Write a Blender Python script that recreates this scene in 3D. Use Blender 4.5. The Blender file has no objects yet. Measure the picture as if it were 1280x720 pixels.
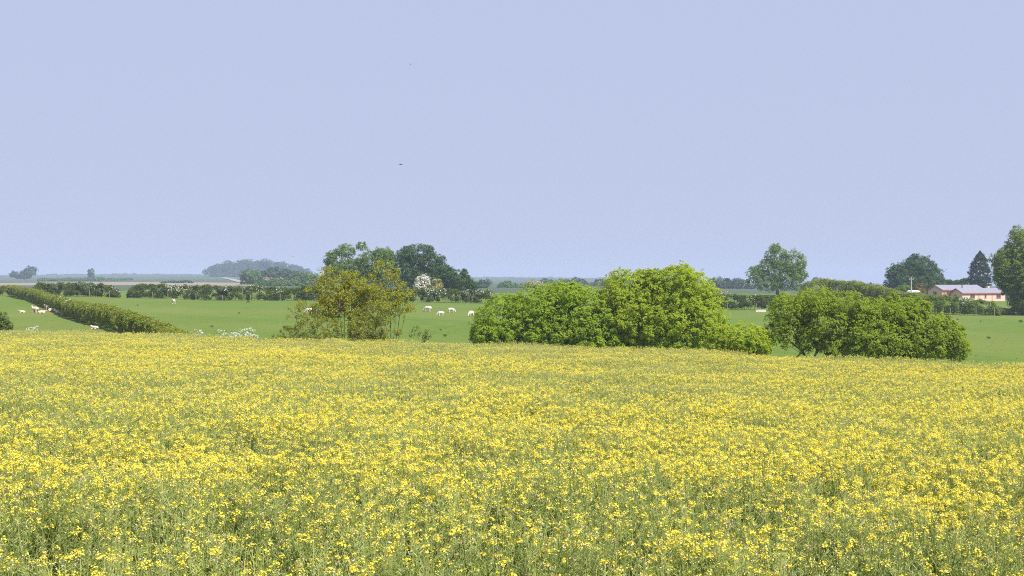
import bpy, math
import numpy as np
from mathutils import Vector

S = bpy.context.scene
COL = S.collection
RNG = np.random.default_rng(7)
R = math.radians

# ------------------------------------------------------------------ camera, sky, sun, exposure
F = 1777.0                    # focal length in photo pixels (1280 wide)
HOR = 349.0                   # eye-level row of the photograph
cam = bpy.data.cameras.new('camera')
cam.sensor_width = 36.0
cam.lens = 36.0 * F / 1280.0
cam.clip_start = 0.1
cam.clip_end = 30000
camo = bpy.data.objects.new('camera', cam)
COL.objects.link(camo)
camo.location = (0, 0, 0)
camo.rotation_euler = (R(90) - math.atan((360 - HOR) / F), 0, 0)
S.camera = camo

SUN_EL, SUN_AZ = 51.0, 136.0  # azimuth clockwise from the viewing direction
world = bpy.data.worlds.new('World')
S.world = world
world.use_nodes = True
nt = world.node_tree
nt.nodes.clear()
sky = nt.nodes.new('ShaderNodeTexSky')
sky.sky_type = 'NISHITA'
sky.sun_disc = False
sky.sun_elevation = R(SUN_EL)
sky.sun_rotation = R(SUN_AZ)
sky.altitude = 50
sky.air_density = 1.0
sky.dust_density = 0.3
sky.ozone_density = 4.0
tint = nt.nodes.new('ShaderNodeMix')
tint.data_type = 'RGBA'
tint.blend_type = 'MIX'         # even summer haze over the whole sky
tint.inputs['Factor'].default_value = 0.96
tint.inputs['B'].default_value = (4.1, 4.55, 6.3, 1)
bg = nt.nodes.new('ShaderNodeBackground')
bg.inputs['Strength'].default_value = 0.075
wo = nt.nodes.new('ShaderNodeOutputWorld')
nt.links.new(sky.outputs['Color'], tint.inputs['A'])
nt.links.new(tint.outputs['Result'], bg.inputs['Color'])
nt.links.new(bg.outputs['Background'], wo.inputs['Surface'])

sun = bpy.data.lights.new('sun', 'SUN')
sun.energy = 4.8
sun.angle = R(0.53)
sun.color = (1.0, 0.95, 0.87)
suno = bpy.data.objects.new('sun', sun)
COL.objects.link(suno)
sd = Vector((math.sin(R(SUN_AZ)) * math.cos(R(SUN_EL)), math.cos(R(SUN_AZ)) * math.cos(R(SUN_EL)), math.sin(R(SUN_EL))))
suno.rotation_euler = sd.to_track_quat('Z', 'Y').to_euler()
suno.location = (0, 0, 60)

S.view_settings.view_transform = 'Standard'
S.view_settings.look = 'None'
S.view_settings.gamma = 1.0
S.view_settings.use_curve_mapping = False
S.view_settings.exposure = 0.75
S.cycles.max_bounces = 10
S.cycles.diffuse_bounces = 6
S.cycles.transmission_bounces = 6
S.cycles.filter_width = 1.05
S.cycles.volume_bounces = 1
S.cycles.use_denoising = False
S.cycles.use_adaptive_sampling = False

# ------------------------------------------------------------------ terrain heights
def smooth(a, b, v):
    t = np.clip((v - a) / (b - a), 0, 1)
    return t * t * (3 - 2 * t)

def canopy(x, y):             # top of the crop
    return -1.85 - 0.0237 * y - 0.024 * x
PLANT = 1.2
def edge(px):                 # distance of the crop's far margin
    return np.interp(px, [-900, 0, 200, 330, 640, 880, 960, 1200, 1280, 2200],
                     [92, 87, 89, 80, 84, 79, 72, 68, 66, 60])

CTRL = []
def c_py(px, py, d): CTRL.append((px, d, -(py - HOR) / F * d))
for px_ in (-500, 0, 320, 640, 960, 1280, 1800):
    for d_ in (8, 14, 25, 45, 64):
        x_ = (px_ - 640) / F * d_
        CTRL.append((px_, d_, canopy(x_, d_) - PLANT))
    CTRL.append((px_, 86, canopy((px_ - 640) / F * 86, 86) - PLANT - 0.15))
for t_ in [(-400, 371, 290), (0, 370, 290), (0, 391, 190), (0, 413, 130), (130, 372, 282), (250, 375, 280), (250, 394, 190), (250, 413, 128),
           (430, 377, 280), (430, 396, 190), (580, 379, 280), (580, 401, 180), (580, 430, 112), (780, 383, 275), (780, 406, 175), (780, 440, 105),
           (930, 388, 270), (930, 410, 170), (930, 443, 105), (1100, 392, 262), (1100, 416, 160), (1100, 448, 102),
           (1230, 395, 255), (1230, 420, 160), (1260, 446, 105), (1500, 397, 255), (1500, 425, 160), (1500, 448, 105),
           (1150, 376, 330), (1160, 371.5, 402), (1256, 377.5, 386), (1265, 385, 320), (1500, 380, 385),
           (-400, 362, 400), (100, 364, 400), (450, 366, 400), (700, 368, 400), (950, 369, 400),
           (-400, 357, 600), (150, 357.5, 600), (450, 359, 600), (750, 361, 600), (1000, 364, 600), (1300, 366, 600),
           (-400, 352.5, 900), (200, 352.5, 900), (450, 356, 900), (700, 358, 900), (1000, 361, 900), (1400, 363, 900),
           (-400, 350, 1500), (150, 350, 1500), (320, 349, 1500), (500, 353, 1500), (680, 354, 1500), (1000, 359, 1500), (1400, 360, 1500),
           (-400, 346.5, 2300), (100, 347, 2300), (300, 345.5, 2300), (420, 348.5, 2300), (680, 350.5, 2300), (1000, 357.5, 2300), (1400, 358, 2300),
           (-400, 343, 3600), (100, 343.3, 3600), (300, 343.5, 3600), (480, 346, 3600), (680, 347, 3600), (860, 350, 3600), (1050, 356, 3600), (1400, 357, 3600),
           (-400, 346, 4600), (300, 347, 4600), (680, 350, 4600), (1050, 358, 4600), (1400, 359, 4600)]:
    c_py(*t_)
CT = np.array(CTRL)
def tcoord(px, d): return np.stack([px / 420.0, np.log(d) * 1.25], -1)
def tk(r2): return np.where(r2 > 1e-12, 0.5 * r2 * np.log(np.maximum(r2, 1e-12)), 0.0)
_X = tcoord(CT[:, 0], CT[:, 1]); _n = len(_X)
_K = tk(((_X[:, None] - _X[None]) ** 2).sum(-1)) + np.eye(_n) * 1e-4
_Pm = np.concatenate([np.ones((_n, 1)), _X], 1)
_A = np.zeros((_n + 3, _n + 3)); _A[:_n, :_n] = _K; _A[:_n, _n:] = _Pm; _A[_n:, :_n] = _Pm.T
_W = np.linalg.solve(_A, np.concatenate([CT[:, 2], np.zeros(3)]))
def tps(px, d):
    q = tcoord(px, d); out = np.zeros(len(q))
    for i in range(0, len(q), 8000):
        s = q[i:i + 8000]
        out[i:i + 8000] = tk(((s[:, None] - _X[None]) ** 2).sum(-1)) @ _W[:_n] + _W[_n] + s @ _W[_n + 1:]
    return out

def ground_z(x, y):
    x = np.atleast_1d(np.asarray(x, float)); y = np.atleast_1d(np.asarray(y, float))
    r = np.hypot(x, y); th = np.arctan2(x, y); thc = np.clip(th, -R(31), R(31))
    d = np.clip(r * np.cos(thc), 8.0, 4600.0); px = 640 + F * np.tan(thc)
    z = tps(px, d)
    e = edge(px)
    flat = canopy(np.tan(thc) * d, d) - PLANT
    k = smooth(0, 16, d - e)
    z = flat * (1 - k) + z * k
    amp = smooth(95, 130, d) * (1 - smooth(500, 900, d))
    z = z + amp * (0.10 * np.sin(x * 0.21 + 1.3) * np.sin(y * 0.13 + 0.4) + 0.06 * np.sin(x * 0.43 + y * 0.31))
    b = 1 - smooth(4.0, 8.0, r)
    return z * (1 - b) + (-1.68) * b
def gz(x, y): return float(ground_z(x, y)[0])
def G(px, d):
    x = (px - 640) / F * d
    return np.array([x, d, gz(x, d)])
def W(px, py, d): return np.array([(px - 640) / F * d, d, -(py - HOR) / F * d])
def find_d(px, py, a, b):     # where the ground is seen at this pixel
    ds = np.linspace(b, a, 300)
    x = (px - 640) / F * ds
    pp = HOR - ground_z(x, ds) / ds * F
    return float(ds[np.argmin(np.abs(pp - py))])

# ------------------------------------------------------------------ materials
def new_mat(name):
    m = bpy.data.materials.new(name); m.use_nodes = True
    n = m.node_tree; n.nodes.clear()
    return m, n
def ramp(n, cols):
    r = n.nodes.new('ShaderNodeValToRGB'); el = r.color_ramp.elements
    while len(el) < len(cols): el.new(0.5)
    for i, (p, c) in enumerate(cols):
        el[i].position = p; el[i].color = (*c, 1)
    return r
def leaf_mat(name, cols, trans=0.3, rough=0.55, tcol=1.4, spec=0.12):
    """two-sided leaf: diffuse/gloss plus light passing through; colour varies from leaf to leaf by the 'tint' attribute"""
    m, n = new_mat(name)
    a = n.nodes.new('ShaderNodeAttribute'); a.attribute_name = 'tint'
    k = len(cols)
    r = ramp(n, [(i / max(1, k - 1), c) for i, c in enumerate(cols)])
    n.links.new(a.outputs['Fac'], r.inputs['Fac'])
    p = n.nodes.new('ShaderNodeBsdfPrincipled'); p.inputs['Roughness'].default_value = rough
    p.inputs['Specular IOR Level'].default_value = spec
    t = n.nodes.new('ShaderNodeBsdfTranslucent')
    g = n.nodes.new('ShaderNodeHueSaturation'); g.inputs['Value'].default_value = tcol; g.inputs['Saturation'].default_value = 1.08
    n.links.new(r.outputs['Color'], p.inputs['Base Color'])
    n.links.new(r.outputs['Color'], g.inputs['Color'])
    n.links.new(g.outputs['Color'], t.inputs['Color'])
    mx = n.nodes.new('ShaderNodeMixShader'); mx.inputs['Fac'].default_value = trans
    o = n.nodes.new('ShaderNodeOutputMaterial')
    n.links.new(p.outputs['BSDF'], mx.inputs[1]); n.links.new(t.outputs['BSDF'], mx.inputs[2]); n.links.new(mx.outputs['Shader'], o.inputs['Surface'])
    return m
def surf_mat(name, c1, c2, scale=1.0, rough=0.8, bump=0.0, detail=6, c3=None, scale2=0.02, stretch=(1, 1, 1), spec=0.25):
    m, n = new_mat(name)
    tc = n.nodes.new('ShaderNodeTexCoord')
    mp = n.nodes.new('ShaderNodeMapping'); mp.inputs['Scale'].default_value = stretch
    n.links.new(tc.outputs['Object'], mp.inputs['Vector'])
    nz = n.nodes.new('ShaderNodeTexNoise'); nz.inputs['Scale'].default_value = scale; nz.inputs['Detail'].default_value = detail
    nz.inputs['Roughness'].default_value = 0.65
    n.links.new(mp.outputs['Vector'], nz.inputs['Vector'])
    r = ramp(n, [(0.32, c1), (0.68, c2)])
    n.links.new(nz.outputs['Fac'], r.inputs['Fac'])
    col = r.outputs['Color']
    if c3 is not None:
        n2 = n.nodes.new('ShaderNodeTexNoise'); n2.inputs['Scale'].default_value = scale2; n2.inputs['Detail'].default_value = 4
        n.links.new(mp.outputs['Vector'], n2.inputs['Vector'])
        r2 = ramp(n, [(0.42, (0, 0, 0)), (0.66, (1, 1, 1))])
        n.links.new(n2.outputs['Fac'], r2.inputs['Fac'])
        mx = n.nodes.new('ShaderNodeMix'); mx.data_type = 'RGBA'; mx.inputs['B'].default_value = (*c3, 1)
        n.links.new(r2.outputs['Color'], mx.inputs['Factor']); n.links.new(col, mx.inputs['A'])
        col = mx.outputs['Result']
    p = n.nodes.new('ShaderNodeBsdfPrincipled'); p.inputs['Roughness'].default_value = rough
    p.inputs['Specular IOR Level'].default_value = spec
    n.links.new(col, p.inputs['Base Color'])
    if bump:
        b = n.nodes.new('ShaderNodeBump'); b.inputs['Strength'].default_value = bump; b.inputs['Distance'].default_value = 0.1
        n.links.new(nz.outputs['Fac'], b.inputs['Height']); n.links.new(b.outputs['Normal'], p.inputs['Normal'])
    o = n.nodes.new('ShaderNodeOutputMaterial'); n.links.new(p.outputs['BSDF'], o.inputs['Surface'])
    return m

M = {}
M['grass'] = surf_mat('pasture_grass', (0.080, 0.132, 0.022), (0.115, 0.166, 0.032), 0.45, 1.0, 0.4, 9, (0.132, 0.166, 0.040), 0.03, (1, 0.6, 1), 0.03)
M['blade'] = leaf_mat('grass_blade', [(0.10, 0.15, 0.028), (0.13, 0.18, 0.04), (0.17, 0.20, 0.06)], 0.5)
M['soil'] = surf_mat('crop_soil', (0.06, 0.05, 0.03), (0.10, 0.085, 0.05), 3, 0.95, 0.5)
M['farfield'] = surf_mat('far_fields', (0.04, 0.07, 0.03), (0.065, 0.095, 0.04), 0.02, 0.95, 0, 5, (0.06, 0.085, 0.045), 0.0022)
M['plough'] = surf_mat('bare_field', (0.21, 0.165, 0.13), (0.26, 0.21, 0.165), 0.08, 0.95)
M['track'] = surf_mat('chalk_track', (0.24, 0.22, 0.18), (0.30, 0.275, 0.23), 0.3, 0.95)
M['drive'] = surf_mat('drive_gravel', (0.10, 0.10, 0.11), (0.17, 0.165, 0.17), 1.2, 0.9)
M['bark'] = surf_mat('bark', (0.075, 0.06, 0.045), (0.13, 0.11, 0.085), 3, 0.9, 0.6, 6, None, 1, (3, 3, 0.6))
M['barkpale'] = surf_mat('bark_pale', (0.15, 0.12, 0.08), (0.24, 0.195, 0.13), 4, 0.9, 0.4, 6, None, 1, (3, 3, 0.6))
M['lime'] = leaf_mat('leaf_lime', [(0.27, 0.345, 0.03), (0.345, 0.42, 0.042), (0.42, 0.475, 0.06)], 0.54)
M['spring'] = leaf_mat('leaf_spring', [(0.22, 0.315, 0.03), (0.285, 0.385, 0.04), (0.36, 0.44, 0.056)], 0.54)
M['treegreen'] = leaf_mat('leaf_tree', [(0.13, 0.195, 0.024), (0.18, 0.25, 0.034), (0.25, 0.31, 0.046)], 0.42)
M['midgreen'] = leaf_mat('leaf_mid', [(0.20, 0.275, 0.03), (0.265, 0.34, 0.04), (0.335, 0.395, 0.055)], 0.54)
M['oakdark'] = leaf_mat('leaf_dark', [(0.036, 0.082, 0.018), (0.055, 0.11, 0.022), (0.08, 0.135, 0.028)], 0.26)
M['ash'] = leaf_mat('leaf_ash', [(0.10, 0.175, 0.026), (0.145, 0.225, 0.034), (0.20, 0.27, 0.044)], 0.4)
M['olive'] = leaf_mat('leaf_olive', [(0.24, 0.26, 0.02), (0.33, 0.34, 0.028), (0.41, 0.40, 0.04)], 0.5)
M['olivegreen'] = leaf_mat('leaf_olive_green', [(0.20, 0.23, 0.026), (0.28, 0.305, 0.035), (0.35, 0.36, 0.05)], 0.48)
M['hedge'] = leaf_mat('leaf_hedge', [(0.065, 0.10, 0.016), (0.095, 0.135, 0.02), (0.14, 0.175, 0.03)], 0.25)
M['hedgeolive'] = leaf_mat('leaf_hedge_olive', [(0.165, 0.205, 0.028), (0.225, 0.265, 0.04), (0.285, 0.31, 0.06)], 0.4)  # olive leaf colour, paler than the dark hedge leaves
M['conifer'] = leaf_mat('needle', [(0.018, 0.034, 0.018), (0.026, 0.045, 0.022), (0.035, 0.055, 0.026)], 0.08)
M['far'] = leaf_mat('leaf_far', [(0.035, 0.065, 0.022), (0.05, 0.085, 0.028), (0.075, 0.11, 0.035)], 0.2)
M['fargreen'] = leaf_mat('leaf_far_green', [(0.07, 0.135, 0.035), (0.10, 0.175, 0.045), (0.14, 0.21, 0.055)], 0.3)
M['rust'] = leaf_mat('leaf_rust', [(0.17, 0.10, 0.03), (0.22, 0.15, 0.04), (0.16, 0.17, 0.04)], 0.25)
M['blossom'] = leaf_mat('blossom_white', [(0.62, 0.60, 0.52), (0.74, 0.72, 0.66), (0.80, 0.79, 0.75)], 0.25, tcol=1.0)
M['blossompink'] = leaf_mat('blossom_pinkish', [(0.42, 0.34, 0.29), (0.52, 0.43, 0.38), (0.40, 0.38, 0.26)], 0.25, tcol=1.0)
M['umbel'] = leaf_mat('umbel_white', [(0.68, 0.68, 0.64), (0.78, 0.78, 0.75)], 0.25, tcol=1.0)
M['petal'] = leaf_mat('rape_petal', [(0.79, 0.645, 0.04), (0.86, 0.745, 0.09), (0.89, 0.81, 0.2)], 0.4, 0.6, 1.0, 0.1)
M['fade'] = leaf_mat('faded_petal', [(0.62, 0.40, 0.22), (0.70, 0.52, 0.36), (0.75, 0.66, 0.52)], 0.25, 0.7, 1.0, 0.1)
M['pod'] = leaf_mat('rape_green', [(0.12, 0.185, 0.06), (0.30, 0.36, 0.085), (0.40, 0.455, 0.135), (0.50, 0.54, 0.22)], 0.42, 0.5, 1.1, 0.2)
M['fleece'] = surf_mat('fleece', (0.50, 0.45, 0.37), (0.64, 0.60, 0.52), 9, 0.95, 0.9)
M['fleecepink'] = surf_mat('fleece_shorn', (0.58, 0.43, 0.35), (0.70, 0.56, 0.47), 9, 0.95, 0.5)
M['post'] = surf_mat('post_timber', (0.17, 0.14, 0.10), (0.25, 0.21, 0.16), 4, 0.9, 0.4)
M['pole'] = surf_mat('pole_timber', (0.30, 0.29, 0.28), (0.40, 0.39, 0.37), 2, 0.85, 0.2)
M['wallpink'] = surf_mat('pink_cladding', (0.62, 0.40, 0.335), (0.66, 0.435, 0.37), 1.5, 0.7, 0.1, 4, None, 1, (0.4, 0.4, 9))
M['roof'] = surf_mat('roof_sheet', (0.19, 0.19, 0.24), (0.235, 0.235, 0.29), 1.2, 0.6, 0.1)
M['fascia'] = surf_mat('fascia_red', (0.30, 0.10, 0.07), (0.36, 0.13, 0.09), 3, 0.6)
M['frame'] = surf_mat('window_frame', (0.35, 0.17, 0.14), (0.40, 0.20, 0.16), 3, 0.6)
M['white'] = surf_mat('white_paint', (0.72, 0.72, 0.70), (0.80, 0.80, 0.78), 2, 0.45)
M['dark'] = surf_mat('dark_metal', (0.03, 0.03, 0.033), (0.05, 0.05, 0.055), 3, 0.5)
M['stone'] = surf_mat('pale_concrete', (0.50, 0.45, 0.40), (0.62, 0.57, 0.52), 3, 0.85, 0.3)
M['bird'] = surf_mat('bird_plumage', (0.025, 0.022, 0.02), (0.045, 0.04, 0.035), 12, 0.7)
def glass_mat():
    m, n = new_mat('window_glass')
    p = n.nodes.new('ShaderNodeBsdfPrincipled'); p.inputs['Base Color'].default_value = (0.05, 0.055, 0.065, 1)
    p.inputs['Roughness'].default_value = 0.06
    o = n.nodes.new('ShaderNodeOutputMaterial'); n.links.new(p.outputs['BSDF'], o.inputs['Surface'])
    return m
M['glass'] = glass_mat()

# ------------------------------------------------------------------ object helpers
def raw_mesh(name, V, Q, mats, tints=None, fmat=None, smooth_=False):
    """V (n,3), Q (m,k) faces of equal size; tints per vertex"""
    me = bpy.data.meshes.new(name)
    V = np.ascontiguousarray(V, np.float32); Q = np.ascontiguousarray(Q, np.int32)
    me.vertices.add(len(V)); me.vertices.foreach_set('co', V.ravel())
    me.loops.add(Q.size); me.loops.foreach_set('vertex_index', Q.ravel())
    me.polygons.add(len(Q)); me.polygons.foreach_set('loop_start', np.arange(0, Q.size, Q.shape[1], dtype=np.int32))
    for m in (mats if isinstance(mats, (list, tuple)) else [mats]): me.materials.append(m)
    if fmat is not None: me.polygons.foreach_set('material_index', np.ascontiguousarray(fmat, np.int32))
    me.update(calc_edges=True)
    if tints is not None:
        a = me.attributes.new('tint', 'FLOAT', 'POINT'); a.data.foreach_set('value', np.ascontiguousarray(tints, np.float32))
    me.shade_smooth() if smooth_ else me.shade_flat()
    return me
def link(name, me, parent=None, loc=None):
    o = bpy.data.objects.new(name, me); COL.objects.link(o)
    if parent is not None: o.parent = parent
    if loc is not None: o.location = tuple(loc)
    return o
def tag(o, label=None, cat=None, group=None, kind=None):
    for k, v in (('label', label), ('category', cat), ('group', group), ('kind', kind)):
        if v: o[k] = v
    return o
def thing(name, label, cat, loc, group=None, rz=0.0):
    o = bpy.data.objects.new(name, None); COL.objects.link(o)
    o.empty_display_size = 0.3; o.location = tuple(loc); o.rotation_euler = (0, 0, rz)
    return tag(o, label, cat, group)
def unit(v): return v / np.maximum(np.linalg.norm(v, axis=-1, keepdims=True), 1e-9)
def leaves(C, N, size, tintv, rng, wid=0.62, bend=0.12):
    """rhombic leaves at centres C facing N"""
    n = len(C); N = unit(N)
    t = unit(np.cross(N, rng.normal(size=(n, 3)))); b = np.cross(N, t)
    s = np.broadcast_to(size, (n,))[:, None]
    up = N * s * bend
    V = np.stack([C - t * s * .5 - up, C + b * s * wid * .5 + up * .5, C + t * s * .5 - up, C - b * s * wid * .5 + up * .5], 1).reshape(-1, 3)
    return V, np.arange(4 * n).reshape(-1, 4), np.repeat(tintv, 4)
def tube(pts, rad, sides=6):
    pts = np.asarray(pts, float); rad = np.asarray(rad, float); k = len(pts)
    d = np.gradient(pts, axis=0); d = unit(d)
    a = unit(np.cross(d, np.array([0.31, 0.87, 0.13]))); b = np.cross(d, a)
    an = np.arange(sides) * 2 * math.pi / sides
    V = (pts[:, None] + rad[:, None, None] * (np.cos(an)[None, :, None] * a[:, None] + np.sin(an)[None, :, None] * b[:, None])).reshape(-1, 3)
    i = np.arange(k - 1)[:, None] * sides; j = np.arange(sides)[None]; j2 = (j + 1) % sides
    Q = np.stack([i + j, i + j2, i + sides + j2, i + sides + j], -1).reshape(-1, 4)
    return V, Q
class Acc:
    def __init__(self): self.V, self.Q, self.n, self.T, self.M = [], [], 0, [], []
    def add(self, V, Q, T=None, m=0):
        self.V.append(V); self.Q.append(Q + self.n); self.n += len(V)
        self.T.append(np.full(len(V), .5) if T is None else T); self.M.append(np.full(len(Q), m))
    def mesh(self, name, mats, smooth_=False, off=(0, 0, 0)):
        return raw_mesh(name, np.concatenate(self.V) - np.asarray(off), np.concatenate(self.Q), mats, np.concatenate(self.T), np.concatenate(self.M), smooth_)
def box(x0, x1, y0, y1, z0, z1):
    V = np.array([[x, y, z] for x in (x0, x1) for y in (y0, y1) for z in (z0, z1)], float)
    Q = np.array([[0, 1, 3, 2], [4, 6, 7, 5], [0, 4, 5, 1], [2, 3, 7, 6], [0, 2, 6, 4], [1, 5, 7, 3]])
    return V, Q
def part_box(name, b, mat, parent):
    V, Q = box(*b); return link(name, raw_mesh(name, V, Q, mat), parent)

# ------------------------------------------------------------------ ground sheets
pxs = np.concatenate([[-2600, -2000, -1500, -1100, -850], np.arange(-640, 1921, 20), [2130, 2380, 2780, 3280, 3880]]).astype(float)
th = np.arctan((pxs - 640) / F)
th = np.concatenate([np.linspace(-math.pi, th[0], 14)[:-1], th, np.linspace(th[-1], math.pi, 14)[1:]])
rr = np.concatenate([[0.6, 2, 3.5], np.geomspace(5, 4600, 190)])
TH, RR = np.meshgrid(th, rr)
GX, GY = (RR * np.sin(TH)), (RR * np.cos(TH))
GZ = ground_z(GX.ravel(), GY.ravel())
GV = np.stack([GX.ravel(), GY.ravel(), GZ], -1)
nth = len(th)
ii, jj = np.meshgrid(np.arange(len(rr) - 1), np.arange(nth - 1), indexing='ij')
GQ = np.stack([ii * nth + jj, ii * nth + jj + 1, (ii + 1) * nth + jj + 1, (ii + 1) * nth + jj], -1).reshape(-1, 4)
fc = GV[GQ].mean(1)
fpx = 640 + F * np.tan(np.clip(np.arctan2(fc[:, 0], fc[:, 1]), -R(31), R(31)))
fd = np.where(fc[:, 1] > 0, fc[:, 1], 1.0)
iscrop = (fd < edge(fpx)) & (fd > 7.5)
isplough = (fd > 650) & (fd < 900) & (fpx < 330)
isfar = (fd >= 430) & ~isplough
def sheet(name, mask, mat, cap=False):
    Q = GQ[mask]; u, inv = np.unique(Q, return_inverse=True)
    V = GV[u]; Q = inv.reshape(-1, 4)
    o = link(name, raw_mesh(name, V, Q[:, ::-1], mat, smooth_=True))
    return tag(o, kind='structure')
sheet('pasture_ground', ~(iscrop | isplough | isfar), M['grass'])
sheet('crop_field_ground', iscrop, M['soil'])
sheet('bare_field_ground', isplough, M['plough'])
sheet('distant_fields_ground', isfar, M['farfield'])

def ribbon(name, pts, width, mat, lift, label=None):
    """pts: (px, d) along the ground"""
    P = np.array([G(a, b) for a, b in pts]); P2 = []
    for i in range(len(P) - 1):
        for t in np.linspace(0, 1, 10, endpoint=False): P2.append(P[i] * (1 - t) + P[i + 1] * t)
    P2.append(P[-1]); P2 = np.array(P2)
    d = unit(np.gradient(P2[:, :2], axis=0)); nrm = np.stack([-d[:, 1], d[:, 0]], -1)
    V = []
    for s in (-0.5, -0.17, 0.17, 0.5):
        q = P2[:, :2] + nrm * width * s
        V.append(np.concatenate([q, (ground_z(q[:, 0], q[:, 1]) + lift)[:, None]], 1))
    V = np.stack(V, 1).reshape(-1, 3); k = len(P2)
    Q = np.array([[i * 4 + j, i * 4 + j + 1, i * 4 + j + 5, i * 4 + j + 4] for i in range(k - 1) for j in range(3)])
    return tag(link(name, raw_mesh(name, V, Q, mat, smooth_=True)), kind='structure')
ribbon('farm_track', [(303, 965), (296, 1150), (288, 1500), (280, 2000)], 7, M['track'], 0.3)
ribbon('driveway', [(1225, 300), (1260, 300), (1300, 298), (1360, 296)], 6, M['drive'], 0.06)

# ------------------------------------------------------------------ foliage builders
def crown_points(lobes, d, rng, leaf, lai, clump, inner=0.14, flat=0.85):
    """lobes in metres: (centre(3), radii(3)); returns leaf centres, normals, tints"""
    Cs, Ns, Ts = [], [], []
    la = 0.31 * leaf * leaf
    for c, r in lobes:
        c = np.asarray(c); r = np.asarray(r)
        p = 1.6075
        area = 4 * math.pi * (((r[0] * r[1]) ** p + (r[0] * r[2]) ** p + (r[1] * r[2]) ** p) / 3) ** (1 / p)
        n = int(area * lai / la)
        cr = min(clump, 0.45 * r.min())
        nc = max(8, int(area / (cr * cr * 1.35)))
        u = unit(rng.normal(size=(nc, 3)))
        rad = np.where(rng.random(nc) < inner, rng.uniform(.45, .85, nc), rng.uniform(.84, 1.08, nc) + rng.uniform(.05, .2, nc) * (rng.random(nc) < .16))
        wob = 1 + 0.07 * np.sin(u[:, 0] * 6 + rng.uniform(0, 6)) * np.sin(u[:, 2] * 7 + rng.uniform(0, 6))
        cc = c + u * r * (rad * wob)[:, None]
        csz = cr * rng.uniform(.6, 1.25, nc)
        ct = np.clip(rng.normal(.5, .22, nc), 0, 1)
        wts = csz ** 2; wts /= wts.sum()
        pick = rng.choice(nc, n, p=wts)
        v = unit(rng.normal(size=(n, 3)) + u[pick] * .5 + np.array([0, 0, .55])) * (rng.random(n) ** .3)[:, None]
        v[:, 2] *= flat
        pos = cc[pick] + v * csz[pick][:, None]
        nrm = u[pick] * .6 + v * .6 + np.array([0, 0, .5]) + rng.normal(size=(n, 3)) * .33
        Cs.append(pos); Ns.append(nrm); Ts.append(np.clip(ct[pick] + rng.normal(0, .16, n), 0, 1))
    return np.concatenate(Cs), np.concatenate(Ns), np.concatenate(Ts)

TRI = [0]
def px_lobes(lobes, d, rng, depth=1.0, knobs=0):
    out = []
    for l in lobes:
        cx, cy, rx, ry = l[:4]; dy = l[4] if len(l) > 4 else 0.0
        k = d / F
        c = W(cx, cy, d); c[1] += dy
        rad = np.array([rx * k, (rx * .55 + ry * .45) * k * depth, ry * k]); out.append((c, rad * (.93 if knobs else 1)))
        for q in range(knobs):
            u = unit(rng.normal(size=3) + np.array([0, -.2, .45])); f = rng.uniform(.18, .38)
            out.append((c + u * rad * rng.uniform(.82, 1.02), np.array([1, 1, 1.15]) * rad.min() * f))
    return out

def make_tree(name, label, cat, px, d, lobes, mat, seed, leaf=None, lai=1.7, clump=None, group=None, trunk=0.25, bark='bark', stems=1,
              depth=1.0, crown_name='crown', blossom=None, inner=0.22, spread=0.3, knobs=None):
    rng = np.random.default_rng(seed)
    base = G(px, d)
    t = thing(name, label, cat, base, group)
    L = px_lobes(lobes, d, rng, depth, (5 if d < 200 else 3 if d < 500 else 0) if knobs is None else knobs)
    main = [l for l in L if l[1].min() > .5 * max(q[1].min() for q in L)]
    if leaf is None: leaf = max(0.13, (1.8 if d < 500 else 2.2) * d / F)
    if clump is None: clump = max(0.3, 3.4 * d / F)
    # keep the crown above the ground
    C, N, T = crown_points(L, d, rng, leaf, lai, clump, inner)
    gzv = ground_z(C[:, 0], C[:, 1]); ok = C[:, 2] > gzv + 0.12
    C, N, T = C[ok], N[ok], T[ok]
    sz = leaf * rng.uniform(.7, 1.25, len(C))
    if blossom:
        bm = rng.random(len(C)) < blossom[1]
        V, Q, TT = leaves(C[bm], N[bm], sz[bm], T[bm], rng)
        link('blossom', raw_mesh('blossom', V - base, Q, M[blossom[0]], TT), t)
        C, N, T, sz = C[~bm], N[~bm], T[~bm], sz[~bm]
    V, Q, TT = leaves(C, N, sz, T, rng)
    TRI[0] += 2 * len(Q)
    link(crown_name, raw_mesh(crown_name, V - base, Q, M[mat], TT), t)
    # trunk and limbs
    A = Acc()
    top = max(c[2] for c, r in main); mid = np.mean([c for c, r in main], 0)
    for s in range(stems):
        off = np.array([rng.normal(0, spread), rng.normal(0, spread), 0]) if stems > 1 else np.zeros(3)
        b0 = base + off; b0[2] = gz(b0[0], b0[1]) - 0.1
        tgt = main[s % len(main)][0] if stems > 1 else np.array([mid[0] * .6 + base[0] * .4, mid[1] * .6 + base[1] * .4, base[2] + (top - base[2]) * .8])
        h = tgt - b0
        pts = [b0, b0 + h * .3 + rng.normal(0, .04, 3) * abs(h[2]), b0 + h * .65 + rng.normal(0, .05, 3) * abs(h[2]), tgt]
        A.add(*tube(pts, [trunk * 1.25, trunk, trunk * .7, trunk * .3], 7))
        for c, r in (main if stems == 1 else [main[s % len(main)]]):
            for k in range(3):
                st = pts[1] * (1 - .5 * k / 2) + pts[2] * (.5 * k / 2)
                e = c + unit(rng.normal(size=3)) * r * .75
                if e[2] < st[2]: e[2] = st[2] + .2 * r[2]
                A.add(*tube([st, st * .5 + e * .5 + np.array([0, 0, .06 * abs(e[2] - st[2])]), e], [trunk * .45, trunk * .28, trunk * .07], 5))
    link('trunk' if stems == 1 else 'stem', A.mesh('trunk', M[bark], True, base), t)
    return t

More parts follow.
